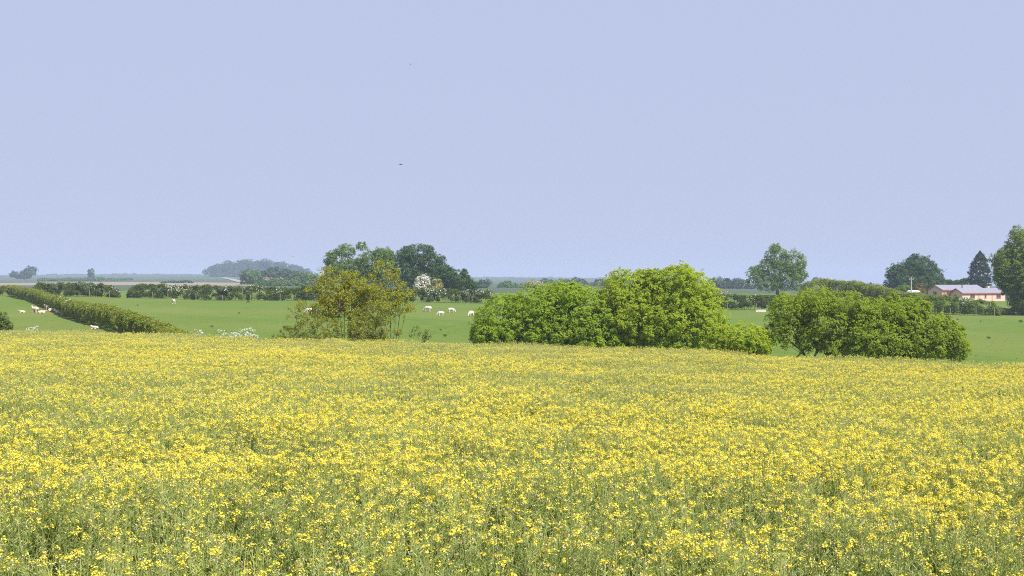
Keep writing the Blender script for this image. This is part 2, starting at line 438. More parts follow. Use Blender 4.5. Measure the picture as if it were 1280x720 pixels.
def make_scrub(name, label, cat, px, d, stems, mat, seed, leaf=.15, group=None, bark='barkpale', twig=7, lp=26, sub=2, leafstart=.3, extra=0):
    """open shrub whose branches show; stems: (top px, top py) with bend; leaves sit along the twigs"""
    rng = np.random.default_rng(seed)
    base = G(px, d); t = thing(name, label, cat, base, group)
    A = Acc(); LC, LN = [], []
    stems = list(stems)
    for q in range(extra):
        a = stems[int(rng.integers(0, len(stems)))]
        stems.append((a[0] + rng.normal(0, 9), a[1] + abs(rng.normal(6, 7)), a[2], a[3] * .7))
    for (tx, ty, dens, rad) in stems:
        tip = W(tx, ty, d) + np.array([0, rng.normal(0, .5), 0])
        b0 = base + np.array([rng.normal(0, .2) + .3 * (tip[0] - base[0]), rng.normal(0, .3), 0]); b0[2] = gz(b0[0], b0[1]) - .1
        h = tip - b0; H = abs(h[2])
        pts = [b0 + h * u + np.array([h[0] * .25 * math.sin(u * 3.1), rng.normal(0, .05) * H, 0]) * (1 if 0 < u < 1 else 0) for u in (0, .3, .6, .85, 1)]
        A.add(*tube(pts, np.array([1, .8, .55, .3, .1]) * rad * .5, 6))
        P = np.array(pts)
        for q in range(twig):
            u = rng.uniform(leafstart, .97); f = u * 4; i = min(3, int(f)); st = P[i] * (1 - f + i) + P[i + 1] * (f - i)
            ln = H * rng.uniform(.16, .36) * (1.15 - .5 * u)
            dr = unit(np.array([rng.normal(), rng.normal(), rng.uniform(.2, 1.1)])); e = st + dr * ln
            m_ = st * .5 + e * .5 + np.array([0, 0, -.04 * ln])
            A.add(*tube([st, m_, e], np.array([.32, .2, .06]) * rad * (1.2 - .6 * u) + .004, 4))
            for s in range(sub + 1):
                v = rng.uniform(.35, .95); s0 = st * (1 - v) + e * v
                e2 = s0 + unit(dr * .6 + rng.normal(size=3) * .7 + np.array([0, 0, .3])) * ln * rng.uniform(.25, .5)
                A.add(*tube([s0, e2], np.array([.09, .03]) * rad + .004, 3))
                n = rng.poisson(lp * dens)
                w = rng.uniform(.15, 1.05, n)[:, None]
                LC.append(s0 * (1 - w) + e2 * w + rng.normal(0, .11, (n, 3)) * (ln * .6 + .3)); LN.append(rng.normal(size=(n, 3)) + np.array([0, 0, .8]))
    C = np.concatenate(LC); N = np.concatenate(LN)
    ok = C[:, 2] > ground_z(C[:, 0], C[:, 1]) + .1; C, N = C[ok], N[ok]
    V, Q, TT = leaves(C, N, leaf * rng.uniform(.7, 1.3, len(C)), np.clip(rng.normal(.5, .25, len(C)), 0, 1), rng)
    TRI[0] += 2 * len(Q)
    link('crown', raw_mesh('crown', V - base, Q, M[mat], TT), t)
    link('stem', A.mesh('stem', M[bark], True, base), t)
    return t

def make_hedge(name, label, path, mat, seed, width=1.5, leaf=None, lai=2.7, group=None, blossoms=(), bare=.3, rough=.09, blossom_mat='blossom'):
    """path: (px, d, height); trimmed hedge with a leafless stemmy foot"""
    rng = np.random.default_rng(seed)
    P = np.array([G(a, b) for a, b, h in path]); H = np.array([h for *_, h in path])
    seg = np.linalg.norm(np.diff(P, axis=0), axis=1); cum = np.concatenate([[0], np.cumsum(seg)]); Lt = cum[-1]
    base = P.mean(0); base[2] = gz(base[0], base[1])
    t = thing(name, label, 'hedge', base, group)
    dm = np.mean([b for _, b, _ in path])
    if leaf is None: leaf = max(.16, 1.7 * dm / F)
    ph = rng.uniform(0, 6.28, 8)
    def hn(s): return 1 + rough * (.5 * np.sin(s * .55 + ph[0]) + .4 * np.sin(s * 1.3 + ph[1]) + .45 * np.sin(s * 2.9 + ph[2]) + .3 * np.sin(s * 5.3 + ph[3]))
    n = int(Lt * (width + 2 * H.mean()) * lai / (.31 * leaf * leaf))
    ncl = max(20, int(Lt * 9)); cs = rng.uniform(0, Lt, ncl); ca = rng.uniform(0, 1, ncl); ctn = np.clip(rng.normal(.5, .25, ncl), 0, 1)
    pick = rng.integers(0, ncl, n)
    s = np.clip(cs[pick] + rng.normal(0, .30, n), 0, Lt)
    h = np.interp(s, cum, H) * hn(s)
    wl = width * .5 * (1 + .15 * np.sin(s * .9 + ph[4]) + .12 * np.sin(s * 2.3 + ph[5]))
    pr = np.clip(ca[pick] + rng.normal(0, .035, n), 0, 1) * (2 * H.mean() + width)      # once round the section: side, top, side
    hm_ = H.mean(); side = np.where(pr < hm_, 1.0, np.where(pr > hm_ + width, -1.0, 0.0))
    tz = np.where(side > 0, pr / hm_, np.where(side < 0, (2 * hm_ + width - pr) / hm_, 1.0))
    tx = np.where(side == 0, 1 - 2 * (pr - hm_) / width, side)
    inn = np.where(rng.random(n) < .22, rng.uniform(.35, .85, n), rng.uniform(.88, 1.06, n))
    off = tx * wl * np.where(side != 0, inn, 1.0) * (1 - .28 * tz ** 4) * (.72 + .28 * np.minimum(1, tz / .4))
    zf = bare + (1 - bare) * tz * np.where(side == 0, (1 - .10 * np.abs(tx) ** 3) * np.where(inn > .85, inn, .6 + .4 * inn), 1.0)
    ca_ = np.where(side != 0, side * 1.0, tx * .4); sa_ = np.where(side != 0, .15 + .5 * tz ** 3, 1.0)
    endt = np.clip(np.minimum(s, Lt - s) / (h * .5), 0, 1) ** .45; zf = bare + (zf - bare) * endt; off = off * (0.35 + .65 * endt)
    px_ = np.stack([np.interp(s, cum, P[:, k]) for k in (0, 1)], -1)
    tg = np.stack([np.interp(s, .5 * (cum[1:] + cum[:-1]), np.diff(P[:, k]) / seg) if len(seg) > 1 else np.full(n, np.diff(P[:, k])[0] / seg[0]) for k in (0, 1)], -1); tg = unit(tg)
    nr = np.stack([tg[:, 1], -tg[:, 0]], -1)
    xy = px_ + nr * off[:, None] + rng.normal(0, .06, (n, 2))
    z = ground_z(xy[:, 0], xy[:, 1]) + h * zf + rng.normal(0, .09, n)
    C = np.concatenate([xy, z[:, None]], 1)
    N = np.concatenate([nr * ca_[:, None] * .8, (sa_ * .9 + .25)[:, None]], 1) + rng.normal(size=(n, 3)) * .5
    T = np.clip(ctn[pick] + rng.normal(0, .18, n), 0, 1)
    bl = np.zeros(n, bool)
    for f, wd, am in blossoms:
        bl |= (np.abs(s / Lt - f) < wd / Lt * (.5 + .7 * rng.random(n))) & (rng.random(n) < am * .6) & (sa_ > .25)
    sz = leaf * rng.uniform(.7, 1.25, n)
    V, Q, TT = leaves(C[~bl], N[~bl], sz[~bl], T[~bl], rng)
    TRI[0] += 2 * len(Q)
    link('foliage', raw_mesh('foliage', V - base, Q, M[mat], TT), t)
    if bl.any():
        V, Q, TT = leaves(C[bl], N[bl], sz[bl], T[bl], rng)
        link('blossom', raw_mesh('blossom', V - base, Q, M[blossom_mat], TT), t)
    A = Acc()
    for q in np.arange(.3, Lt, .6):
        b = np.array([np.interp(q, cum, P[:, k]) for k in (0, 1)]) + rng.normal(0, .22, 2)
        hh = np.interp(q, cum, H) * .8; z0 = gz(b[0], b[1])
        A.add(*tube([[b[0], b[1], z0 - .05], [b[0] + rng.normal(0, .12), b[1] + rng.normal(0, .12), z0 + hh * .5], [b[0] + rng.normal(0, .3), b[1] + rng.normal(0, .3), z0 + hh]], [.03, .022, .008], 4))
    st = link('stem_row', A.mesh('stem_row', M['bark'], True, base), t); st['kind'] = 'stuff'
    return t

# ------------------------------------------------------------------ hedges
make_hedge('field_hedge', 'olive hedge running downhill with white blossom and resting sheep along its shaded side',
           [(-60, 308, 1.8), (12, 292, 1.9), (36, 255, 1.85), (62, 212, 1.85), (100, 163, 1.85), (145, 130, 1.85), (176, 118, 1.45), (200, 110, 1.1), (232, 104, .6)],
           'hedgeolive', 11, 1.3, None, 3.0, blossoms=((.60, 1.5, .7), (.545, .9, .45), (.655, 1.2, .4), (.47, 1.0, .25), (.40, 1.0, .2)), bare=.22)
make_hedge('field_hedge', 'short dark hedge between the blossom hedge and a gap in the far boundary',
           [(40, 290, 2.6), (95, 288, 2.7), (150, 286, 2.3)], 'hedge', 12, 1.9, blossoms=((.72, 1.0, .25), (.95, .8, .4)), bare=.1, group=None)
make_hedge('field_hedge', 'long dark hedge with white hawthorn blossom patches behind the brown open shrubs',
           [(159, 284, 2.5), (250, 283, 2.75), (350, 282, 2.6), (450, 282, 2.6), (540, 281, 2.55), (622, 279, 2.45)], 'hedge', 13, 1.9,
           blossoms=((.13, 1.6, .55), (.165, 1.2, .6), (.27, 1.4, .35), (.33, 1.2, .3), (.37, 1.2, .3), (.42, .8, .3), (.82, 1.5, .5), (.86, .8, .35), (.92, 1.2, .4), (.955, 1.2, .45), (.99, 1.2, .4)), bare=.1)
make_hedge('field_hedge', 'neat dark hedge between the round bush and the lone tall tree',
           [(800, 276, 2.5), (900, 272, 2.7), (960, 270, 2.7), (1030, 268, 2.7)], 'hedge', 14, 1.9, bare=.1, rough=.05, blossoms=((.62, .5, .3),))
make_hedge('field_hedge', 'wide olive topped hedge curving up behind the multi-stemmed bush',
           [(1000, 300, 4.6), (1035, 305, 5.3), (1065, 300, 5.0), (1095, 290, 4.2), (1125, 280, 3.2), (1160, 270, 3.2)], 'hedgeolive', 15, 3.4, bare=.2, rough=.05, lai=2.6)
make_hedge('field_hedge', 'clipped hedge below the pink bungalow with small white blossoms',
           [(1135, 264, 3.4), (1180, 260, 3.2), (1215, 258, 2.9), (1250, 256, 2.3)], 'treegreen', 16, 2.2, bare=.1, rough=.08, blossoms=((.62, 1.0, .5), (.68, .7, .4), (.86, .7, .35)))
make_hedge('garden_hedge', 'dark garden hedge behind the pink bungalow roof', [(1146, 440, 4.6), (1170, 440, 5.2), (1190, 440, 5.0), (1212, 440, 5.4), (1240, 440, 5.2)], 'oakdark', 17, 3.0, bare=.1, rough=.06)
make_hedge('bramble_bank', 'low rough bramble bank under the big leafy tree', [(1232, 262, .9), (1252, 262, 1.3), (1272, 264, 1.0), (1310, 266, 1.0)], 'hedgeolive', 18, 1.8, bare=.05, rough=.2, blossoms=((.2, .8, .4),))

# ------------------------------------------------------------------ bushes along the crop margin
make_tree('broad_bush', 'broad low bright green bush at the crop edge beside grazing sheep', 'bush', 675, 96,
          [(632, 405, 42, 36), (680, 396, 52, 40), (725, 397, 52, 42), (655, 422, 62, 26), (745, 418, 42, 30, -1.0), (705, 372, 32, 16), (605, 420, 16, 22)],
          'spring', 21, .15, 1.6, .21, stems=7, trunk=.05, spread=1.5)
make_tree('round_bush', 'tall round lime green bush standing highest at the crop edge', 'bush', 835, 95,
          [(848, 378, 52, 44), (785, 362, 32, 26, .8), (800, 395, 42, 40), (878, 400, 28, 36), (845, 408, 50, 32, -1.0), (838, 352, 34, 17), (775, 400, 34, 40, .5)],
          'lime', 22, .15, 1.6, .21, stems=7, trunk=.06, spread=.9)
make_tree('young_bush', 'small rounded yellow-green bush tucked between the two larger bushes', 'bush', 926, 84,
          [(926, 425, 34, 20), (905, 432, 22, 16), (948, 434, 16, 12)], 'lime', 23, .13, 1.9, .18, stems=4, trunk=.05, spread=.7)
make_tree('multi_stemmed_bush', 'loose multi-stemmed green bush with dark trunks showing underneath', 'bush', 1025, 90,
          [(985, 392, 26, 22), (1018, 378, 30, 18), (1030, 402, 34, 28), (1062, 386, 28, 22), (1068, 415, 34, 26), (974, 416, 18, 20), (1085, 420, 30, 28, -.6), (1010, 424, 20, 16), (1050, 434, 26, 14, -.4), (1102, 398, 28, 24, .3)],
          'midgreen', 24, .145, 1.05, .21, stems=8, trunk=.05, spread=.9, inner=.35)
make_tree('thorn_bush', 'dense mid green bush overlapping the multi-stemmed bush beside open pasture', 'bush', 1140, 91,
          [(1120, 400, 34, 26), (1140, 388, 24, 16), (1150, 420, 44, 28), (1180, 425, 26, 24), (1115, 432, 30, 24, -.6), (1195, 438, 18, 14), (1098, 412, 24, 26, .4)],
          'midgreen', 25, .145, 1.5, .21, stems=6, trunk=.05, spread=1.0)
make_tree('dark_bush', 'small dark thorn bush beyond the crop below the blossom hedge', 'bush', -2, 118,
          [(-6, 402, 16, 12), (4, 408, 11, 9), (-20, 404, 16, 14)], 'hedge', 26, .15, 1.8, .3, stems=3, trunk=.05, spread=.4)
# open brown scrub
make_scrub('open_shrub', 'open olive-brown shrub with a rounded leafy top left of the forked trunk', 'shrub', 432, 94,
           [(440, 345, 1.5, .06), (415, 352, 1.5, .06), (455, 360, 1.3, .05), (395, 362, 1.3, .05), (430, 362, 1.4, .05), (405, 375, 1.0, .045), (450, 385, .8, .04), (425, 342, 1.4, .05), (440, 372, 1.2, .05), (462, 372, 1.1, .04), (418, 382, .8, .04)],
           'olive', 31, .15, twig=15, lp=13, leafstart=.42)
make_scrub('open_shrub', 'open brown shrub on a dark forked trunk with yellowish leaves at its top', 'shrub', 487, 93,
           [(487, 338, 1.25, .085), (502, 347, 1.1, .06), (475, 345, 1.0, .055), (465, 360, .9, .045), (508, 368, .8, .045), (480, 366, 1.0, .05), (495, 372, .9, .04)],
           'olive', 32, .14, twig=12, lp=12, leafstart=.4, bark='bark')
make_scrub('thin_shrub', 'thin greyish-brown twiggy shrub low in front of the green pasture', 'shrub', 390, 92,
           [(368, 385, .6, .035), (380, 378, .7, .04), (400, 383, .6, .04), (372, 400, .6, .03), (410, 395, .5, .03), (392, 408, .6, .03), (384, 392, .6, .03), (365, 412, .5, .03), (418, 405, .5, .03)],
           'olivegreen', 33, .12, twig=14, lp=11, leafstart=.08, extra=8)
make_scrub('thin_shrub', 'low tangled olive shrub growing at the foot of the forked trunk', 'shrub', 462, 91,
           [(452, 385, .7, .03), (470, 380, .8, .035), (440, 398, .6, .03), (485, 402, .8, .03), (458, 404, .9, .03), (475, 412, .9, .03), (500, 412, .7, .03), (446, 416, .8, .03), (466, 395, .8, .03)],
           'olivegreen', 34, .12, twig=14, lp=11, leafstart=.08, extra=8)
make_scrub('sapling', 'tiny dark sapling standing alone between the forked trunk and the round bushes', 'sapling', 524, 88,
           [(523, 408, .8, .02), (528, 416, .6, .015), (517, 415, .7, .015), (533, 419, .5, .012)], 'hedge', 35, .10, twig=6, lp=9, leafstart=.2, bark='bark')
make_scrub('margin_weed', 'low weedy green clump at the crop margin by the twiggy shrub', 'weeds', 352, 89,
           [(345, 421, .8, .012), (352, 418, .8, .012), (360, 420, .8, .012), (368, 422, .7, .012)], 'hedgeolive', 36, .12, twig=6, lp=12, leafstart=.1)

# ------------------------------------------------------------------ trees behind the far hedge
GT = None
make_tree('broadleaf_tree', 'feathery light green tree with a ragged top at the end of the tree clump', 'tree', 428, 350,
          [(425, 330, 16, 18), (432, 313, 12, 8), (415, 340, 9, 14), (440, 345, 22, 20), (452, 308, 7, 5), (414, 320, 6, 6)], 'ash', 41, trunk=.3, lai=1.05)
make_tree('broadleaf_tree', 'broad pale topped green tree in the middle of the tree clump', 'tree', 470, 345,
          [(470, 330, 24, 18), (485, 338, 22, 22), (455, 335, 14, 16), (478, 320, 16, 8)], 'ash', 42, trunk=.35, lai=1.2)
make_tree('broadleaf_tree', 'tall dark tree with a gappy crown behind the white blossom tree', 'tree', 522, 345,
          [(522, 318, 22, 13), (510, 338, 20, 24), (537, 330, 14, 14), (550, 325, 8, 6), (548, 340, 11, 14), (525, 350, 22, 14), (505, 327, 13, 14)], 'oakdark', 43, trunk=.4, lai=1.15)
make_tree('broadleaf_tree', 'dark domed tree at the low end of the tree clump', 'tree', 570, 335,
          [(565, 350, 20, 15), (580, 356, 15, 11), (555, 345, 12, 12), (590, 361, 8, 6)], 'oakdark', 44, trunk=.3)
make_tree('blossom_tree', 'small tree covered in white blossom in front of the tall dark tree', 'tree', 527, 300,
          [(525, 351, 6, 4.5), (522, 356, 5, 5), (533, 349, 4, 4), (529, 346.5, 4.5, 3), (534, 354, 4, 4), (527, 358, 6, 4)], 'hedgeolive', 45, trunk=.12, blossom=('blossom', .82), leaf=.26, clump=.4, knobs=2, lai=1.1)
make_tree('blossom_tree', 'small half-blossomed greenish tree beside the bright white blossom tree', 'tree', 545, 300,
          [(545, 358, 8, 9), (541, 364, 6, 5)], 'olivegreen', 46, trunk=.1, blossom=('blossompink', .25), leaf=.28, clump=.45)
make_tree('broadleaf_tree', 'tall lone tree with two uneven crowns standing above the neat hedge', 'tree', 972, 400,
          [(972, 322, 14, 14), (990, 330, 16, 17), (978, 345, 20, 16), (945, 345, 13, 12), (960, 352, 18, 12), (1000, 340, 9, 12), (968, 312, 7, 6), (958, 335, 8, 12)], 'ash', 47, trunk=.42, lai=1.0)
make_tree('domed_tree', 'dark domed tree beside the telegraph pole', 'tree', 1142, 430,
          [(1148, 340, 22, 20), (1128, 347, 20, 17), (1162, 348, 18, 17), (1145, 355, 34, 12), (1118, 358, 12, 8), (1147, 328, 12, 9), (1136, 345, 18, 14), (1150, 352, 24, 14)], 'oakdark', 48, trunk=.45, lai=1.4)
make_tree('garden_bush', 'light green bush at the foot of the telegraph pole', 'bush', 1128, 350, [(1130, 361, 9, 5), (1122, 364, 7, 4), (1138, 365, 6, 3)], 'ash', 49, trunk=.08)
make_tree('garden_bush', 'rusty orange garden bush near the white caravan', 'bush', 1149, 352, [(1149, 361, 5, 6), (1153, 366, 5, 4)], 'rust', 50, trunk=.06)
make_tree('broadleaf_tree', 'huge mid green tree overhanging the end of the pink bungalow', 'tree', 1290, 262,
          [(1280, 310, 24, 22), (1262, 330, 20, 22), (1254, 345, 14, 16), (1285, 345, 36, 34), (1300, 320, 34, 34), (1258, 322, 11, 12), (1278, 376, 16, 18), (1300, 372, 26, 26), (1266, 352, 18, 18)], 'treegreen', 51, trunk=.5, lai=1.3)
make_tree('broadleaf_tree', 'dark leafy tree shading the drive end beneath the huge tree', 'tree', 1276, 272,
          [(1276, 365, 14, 26), (1290, 350, 20, 26), (1270, 340, 14, 16)], 'oakdark', 52, trunk=.3)
def make_conifer(label, px, d, top, bot, rpx, seed):
    rng = np.random.default_rng(seed); base = G(px, d); t = thing('conifer_tree', label, 'tree', base)
    k = d / F; zt = -(top - HOR) * k; zb = max(-(bot - HOR) * k, base[2] + .4); Hh = zt - zb
    n = 7000; u = rng.random(n) ** .75
    nb = 260; bu = rng.random(nb); ba = rng.uniform(0, 6.28, nb); pick = rng.integers(0, nb, n)
    u = np.clip(bu[pick] + rng.normal(0, .02, n), 0, 1)
    prof = np.where(u < .25, .8 + .8 * u, 1.0 * (1 - ((u - .25) / .75) ** 2.4) + .05) * (1 + .16 * np.sin(bu[pick] * 37 + ba[pick] * 3))
    a = ba[pick] + rng.normal(0, .22, n); rad = rpx * k * prof * np.clip(rng.normal(.93, .13, n), .3, 1.15)
    C = np.stack([base[0] + np.cos(a) * rad, base[1] + np.sin(a) * rad, zb + u * Hh], -1)
    N = np.stack([np.cos(a), np.sin(a), np.full(n, .4)], -1) + rng.normal(size=(n, 3)) * .4
    V, Q, T = leaves(C, N, .45 * rng.uniform(.7, 1.3, n), np.clip(rng.normal(.5, .3, n), 0, 1), rng)
    link('crown', raw_mesh('crown', V - base, Q, M['conifer'], T), t)
    A = Acc(); A.add(*tube([base - [0, 0, .1], [base[0], base[1], zb + Hh * .5], [base[0], base[1], zt]], [.3, .2, .03], 7))
    link('trunk', A.mesh('trunk', M['bark'], True, base), t)
make_conifer('tall dark conifer behind the bungalow roof', 1225, 430, 314, 366, 12.5, 53)

# ------------------------------------------------------------------ mid-distance and far trees
FAR = [
 ('tree', 'dark tree at the left end of the hazy copse below the wooded hill', 313, 720, [(313, 346, 12, 8), (310, 353, 9, 5)], 'fargreen'),
 ('tree', 'darker bluish tree in the hazy copse under the hilltop wood', 345, 900, [(345, 343, 18, 7), (360, 345, 12, 6), (330, 346, 12, 6)], 'far'),
 ('tree', 'rounded green tree at the right end of the hazy copse', 385, 700, [(385, 350, 20, 8), (372, 350, 14, 8), (400, 352, 12, 7)], 'fargreen'),
 ('bush', 'low light green thicket in front of the hazy copse', 348, 640, [(345, 355, 22, 5), (365, 356, 14, 5), (330, 356, 10, 5)], 'fargreen'),
 ('tree', 'clump of blue hazy trees with a leaning top on the far hill crest', 38, 1500, [(38, 339, 8, 5), (25, 344, 12, 4), (33, 343, 8, 5)], 'far'),
 ('tree', 'lone narrow hazy tree standing on the bare far hill', 114, 1500, [(114, 341, 3.5, 4.5), (114, 345, 3, 4)], 'far'),
 ('tree', 'tiny lone tree beside the end of the hilltop wood', 257, 2200, [(257, 340.5, 3.5, 3)], 'far'),
 ('bush', 'flat hazy thicket beyond the gap in the boundary hedge', 215, 800, [(215, 354, 14, 2.5), (232, 354, 9, 3)], 'far'),
 ('tree', 'small green tree above the long dark hedge near the white blossom', 605, 600, [(602, 357, 8, 6), (596, 360, 8, 5)], 'far'),
 ('tree', 'small blue pointed tree alone on the far slope', 611, 1100, [(611, 354, 4.5, 4), (611, 358, 4, 4)], 'far'),
 ('tree', 'round grey-green tree above the low bright bush', 635, 650, [(634, 359, 11, 6), (642, 361, 9, 5), (628, 362, 7, 4)], 'fargreen'),
 ('tree', 'bluish tree joined to the round grey-green tree', 650, 800, [(650, 360, 8, 4.5), (657, 362, 7, 4)], 'far'),
 ('tree', 'pale green tree peeping over the pinkish blossom tree', 682, 800, [(682, 354, 9, 5), (694, 357, 9, 5)], 'fargreen'),
 ('tree', 'hazy tree behind the low bright bush beside a pale roofline', 707, 1000, [(707, 354, 7, 4.5), (703, 359, 8, 4)], 'far'),
 ('tree', 'hazy double-topped tree behind the low bright bush', 722, 950, [(720, 353, 6, 5), (728, 355, 6, 5), (722, 360, 10, 4)], 'far'),
 ('tree', 'hazy tree right behind the round lime bush', 750, 950, [(750, 354, 7, 5), (741, 358, 7, 4), (757, 359, 7, 5)], 'far'),
 ('tree', 'wide bluish tree between the lime bush and the lone tall tree', 905, 800, [(900, 355, 12, 7), (912, 357, 10, 7), (890, 358, 10, 7)], 'far'),
 ('tree', 'second bluish tree beside the lone tall tree', 925, 760, [(922, 358, 12, 8), (935, 362, 10, 6)], 'far'),
 ('tree', 'green hazy tree under the right crown of the lone tall tree', 1003, 650, [(1000, 362, 12, 6), (992, 364, 10, 6), (1012, 366, 8, 4)], 'fargreen'),
 ('tree', 'small dark square-topped tree on the far skyline', 1019, 1300, [(1019, 351, 3.5, 4), (1020, 356, 4, 3)], 'far'),
 ('tree', 'low rounded tree on the skyline above the olive topped hedge', 1036, 1100, [(1036, 356, 9, 4), (1044, 358, 6, 3)], 'far'),
 ('tree', 'small skyline tree nearest the dark domed tree', 1088, 1000, [(1088, 357.5, 5, 3.2)], 'far'),
 ('tree', 'small skyline tree paired with another left of the dark domed tree', 1077, 1050, [(1077, 357, 4.5, 3.2)], 'far'),
]
for i, (cat, lab, px, d, lobes, mat) in enumerate(FAR):
    make_tree('far_tree' if cat == 'tree' else 'far_thicket', lab, cat, px, d, lobes, mat, 100 + i, trunk=.25, lai=1.7, group='hazy trees beyond the hedges')
make_tree('blossom_tree', 'wide pinkish-white blossom tree above the low bright bush', 'tree', 670, 620, [(668, 357, 12, 5), (680, 359, 9, 4), (662, 360, 8, 4)], 'far', 140, trunk=.2, blossom=('blossompink', .8))
make_tree('blossom_tree', 'pale blossom bush by the neat hedge below the bluish trees', 'tree', 905, 420, [(903, 367, 7, 3.5), (911, 369, 5, 3)], 'olivegreen', 141, trunk=.12, blossom=('blossompink', .7))
make_tree('blossom_tree', 'faint whitish blossom bush in the hazy copse', 'tree', 340, 680, [(336, 350, 8, 3), (348, 350, 7, 2.5)], 'fargreen', 142, trunk=.15, blossom=('blossompink', .65))
make_tree('blossom_tree', 'white-flowering hedgerow bush showing behind the long dark hedge near the brown shrubs', 'tree', 462, 288, [(460, 360, 6, 4), (468, 362, 4, 3)], 'hedgeolive', 143, trunk=.1, blossom=('blossompink', .6), leaf=.3)

def mass(name, label, items, d, mat, seed, leafpx=2.0, lai=1.5):
    rng = np.random.default_rng(seed); L = []
    for (px, py, rx, ry, dd) in items: L += [(W(px, py, d + dd), np.array([rx, rx, ry]) * (d + dd) / F)]
    leaf = leafpx * d / F
    C, N, T = crown_points(L, d, rng, leaf, lai, 3.5 * d / F, .1)
    ok = C[:, 2] > ground_z(C[:, 0], C[:, 1]); C, N, T = C[ok], N[ok], T[ok]
    V, Q, TT = leaves(C, N, leaf * rng.uniform(.7, 1.3, len(C)), T, rng); TRI[0] += 2 * len(Q)
    tag(link(name, raw_mesh(name, V, Q, M[mat], TT)), label, 'wood', kind='stuff')
rw = np.random.default_rng(5)
items = []
for px in np.arange(266, 388, 4.2):
    topy = np.interp(px, [262, 272, 290, 318, 340, 362, 378, 390], [338, 332, 328.5, 326.5, 328, 331.5, 335, 341])
    for row in range(3):
        y = topy + 4 + row * 5
        if y < 350: items.append((px + rw.normal(0, 1.5), y + rw.normal(0, .9), rw.uniform(4, 6.5), rw.uniform(4, 5.5), -30 * row + rw.normal(0, 25)))
mass('hilltop_wood', 'blue hazy wood covering the top of the far hill', items, 2200, 'far', 61)
items = []
for px in np.concatenate([np.arange(1012, 1112, 3.3), np.arange(590, 770, 5.0), np.arange(60, 262, 6.0)]):
    yb = np.interp(px, [0, 260, 590, 770, 1012, 1112], [343.6, 343.4, 347, 348.4, 355.6, 357])
    items.append((px + rw.normal(0, 1), yb + rw.normal(0, .35), rw.uniform(2, 4.0), rw.uniform(.7, 1.5) * (1.5 if px > 1000 else .75), rw.normal(0, 60)))
mass('skyline_wood', 'thin blue line of trees and hedges along the far skyline', items, 3300, 'far', 62, 1.6)
items = []
for px in np.arange(50, 165, 4.0):
    items.append((px, 349.5 + rw.normal(0, .5), rw.uniform(3, 7), rw.uniform(1.2, 2.2), rw.normal(0, 40)))
mass('far_scrub', 'hazy scrub belt across the foot of the bare far hill', items, 1300, 'fargreen', 63, 1.7)

# ------------------------------------------------------------------ pink bungalow
def prism(u0, u1, v0, v1, z0, z1, ov=0.0, th=0.14):
    """gable roof of two slabs; ridge along u"""
    vm = (v0 + v1) / 2; out = []
    for s, ve in ((-1, v0 - ov), (1, v1 + ov)):
        sl = (z1 - z0) / (vm - v0); ze = z0 - ov * sl
        a = [(u0 - ov, ve, ze), (u1 + ov, ve, ze), (u1 + ov, vm, z1), (u0 - ov, vm, z1)]
        V = np.array(a + [(x, y, z + th) for x, y, z in a], float)
        out.append((V, np.array([[0, 1, 2, 3], [7, 6, 5, 4], [0, 4, 5, 1], [1, 5, 6, 2], [2, 6, 7, 3], [3, 7, 4, 0]])))
    return out
def wall_block(u0, u1, v0, v1, z0, ze, zr):
    vm = (v0 + v1) / 2
    V = np.array([(u0, v0, z0), (u1, v0, z0), (u1, v1, z0), (u0, v1, z0), (u0, v0, ze), (u1, v0, ze), (u1, v1, ze), (u0, v1, ze), (u0, vm, zr), (u1, vm, zr),
                  (u0, vm, z0), (u1, vm, z0)], float)
    Q = np.array([(0, 1, 5, 4), (3, 7, 6, 2), (0, 4, 8, 10), (10, 8, 7, 3), (1, 11, 9, 5), (11, 2, 6, 9), (4, 5, 9, 8), (6, 7, 8, 9)])
    return V, Q
PSI = R(30); HD = 388.0
hb = G(1203, HD); hb[2] = min(hb[2], G(1256, 395)[2] + .4)
hb[2] = -(377.3 - HOR) / F * HD
house = thing('pink_bungalow', 'low pink clad bungalow with grey sheet roofs behind the clipped hedge', 'house', hb, rz=PSI)
def roofpart(b):
    r = None
    for V, Q in prism(*b, ov=.35):
        o = link('roof', raw_mesh('roof', V, Q, M['roof']), house); r = r or o
    return r
def window(p, u, v, z, w, h, face, panes=2):
    """face 'f': front wall (normal -v), 'g': gable (normal -u)"""
    def bx(a0, a1, d0, d1, z0, z1): return (a0, a1, v + d0, v + d1, z0, z1) if face == 'f' else (u + d0, u + d1, a0, a1, z0, z1)
    c = u if face == 'f' else v
    A = Acc()
    for (a0, a1, z0, z1) in ((c - w / 2, c + w / 2, z - h / 2, z - h / 2 + .09), (c - w / 2, c + w / 2, z + h / 2 - .09, z + h / 2), (c - w / 2, c - w / 2 + .09, z - h / 2 + .09, z + h / 2 - .09), (c + w / 2 - .09, c + w / 2, z - h / 2 + .09, z + h / 2 - .09)):
        A.add(*box(*bx(a0, a1, -.07, .02, z0, z1)))
    for k in range(1, panes):
        a = c - w / 2 + w * k / panes; A.add(*box(*bx(a - .045, a + .045, -.065, .015, z - h / 2 + .09, z + h / 2 - .09)))
    wf = link('window', A.mesh('window', M['frame']), house)
    for k in range(panes):
        a0 = c - w / 2 + w * k / panes + .046; a1 = c - w / 2 + w * (k + 1) / panes - .046
        V, Q = box(*bx(a0, a1, -.03, -.01, z - h / 2 + .091, z + h / 2 - .091)); link('pane', raw_mesh('pane', V, Q, M['glass']), wf)
    V, Q = box(*bx(c - w / 2 - .06, c + w / 2 + .06, -.12, -.002, z - h / 2 - .07, z - h / 2 - .002)); link('sill', raw_mesh('sill', V, Q, M['frame']), wf)
A_ = (0, 16.8, 0, 4.2); B_ = (-3.07, 13.0, 4.25, 9.45)
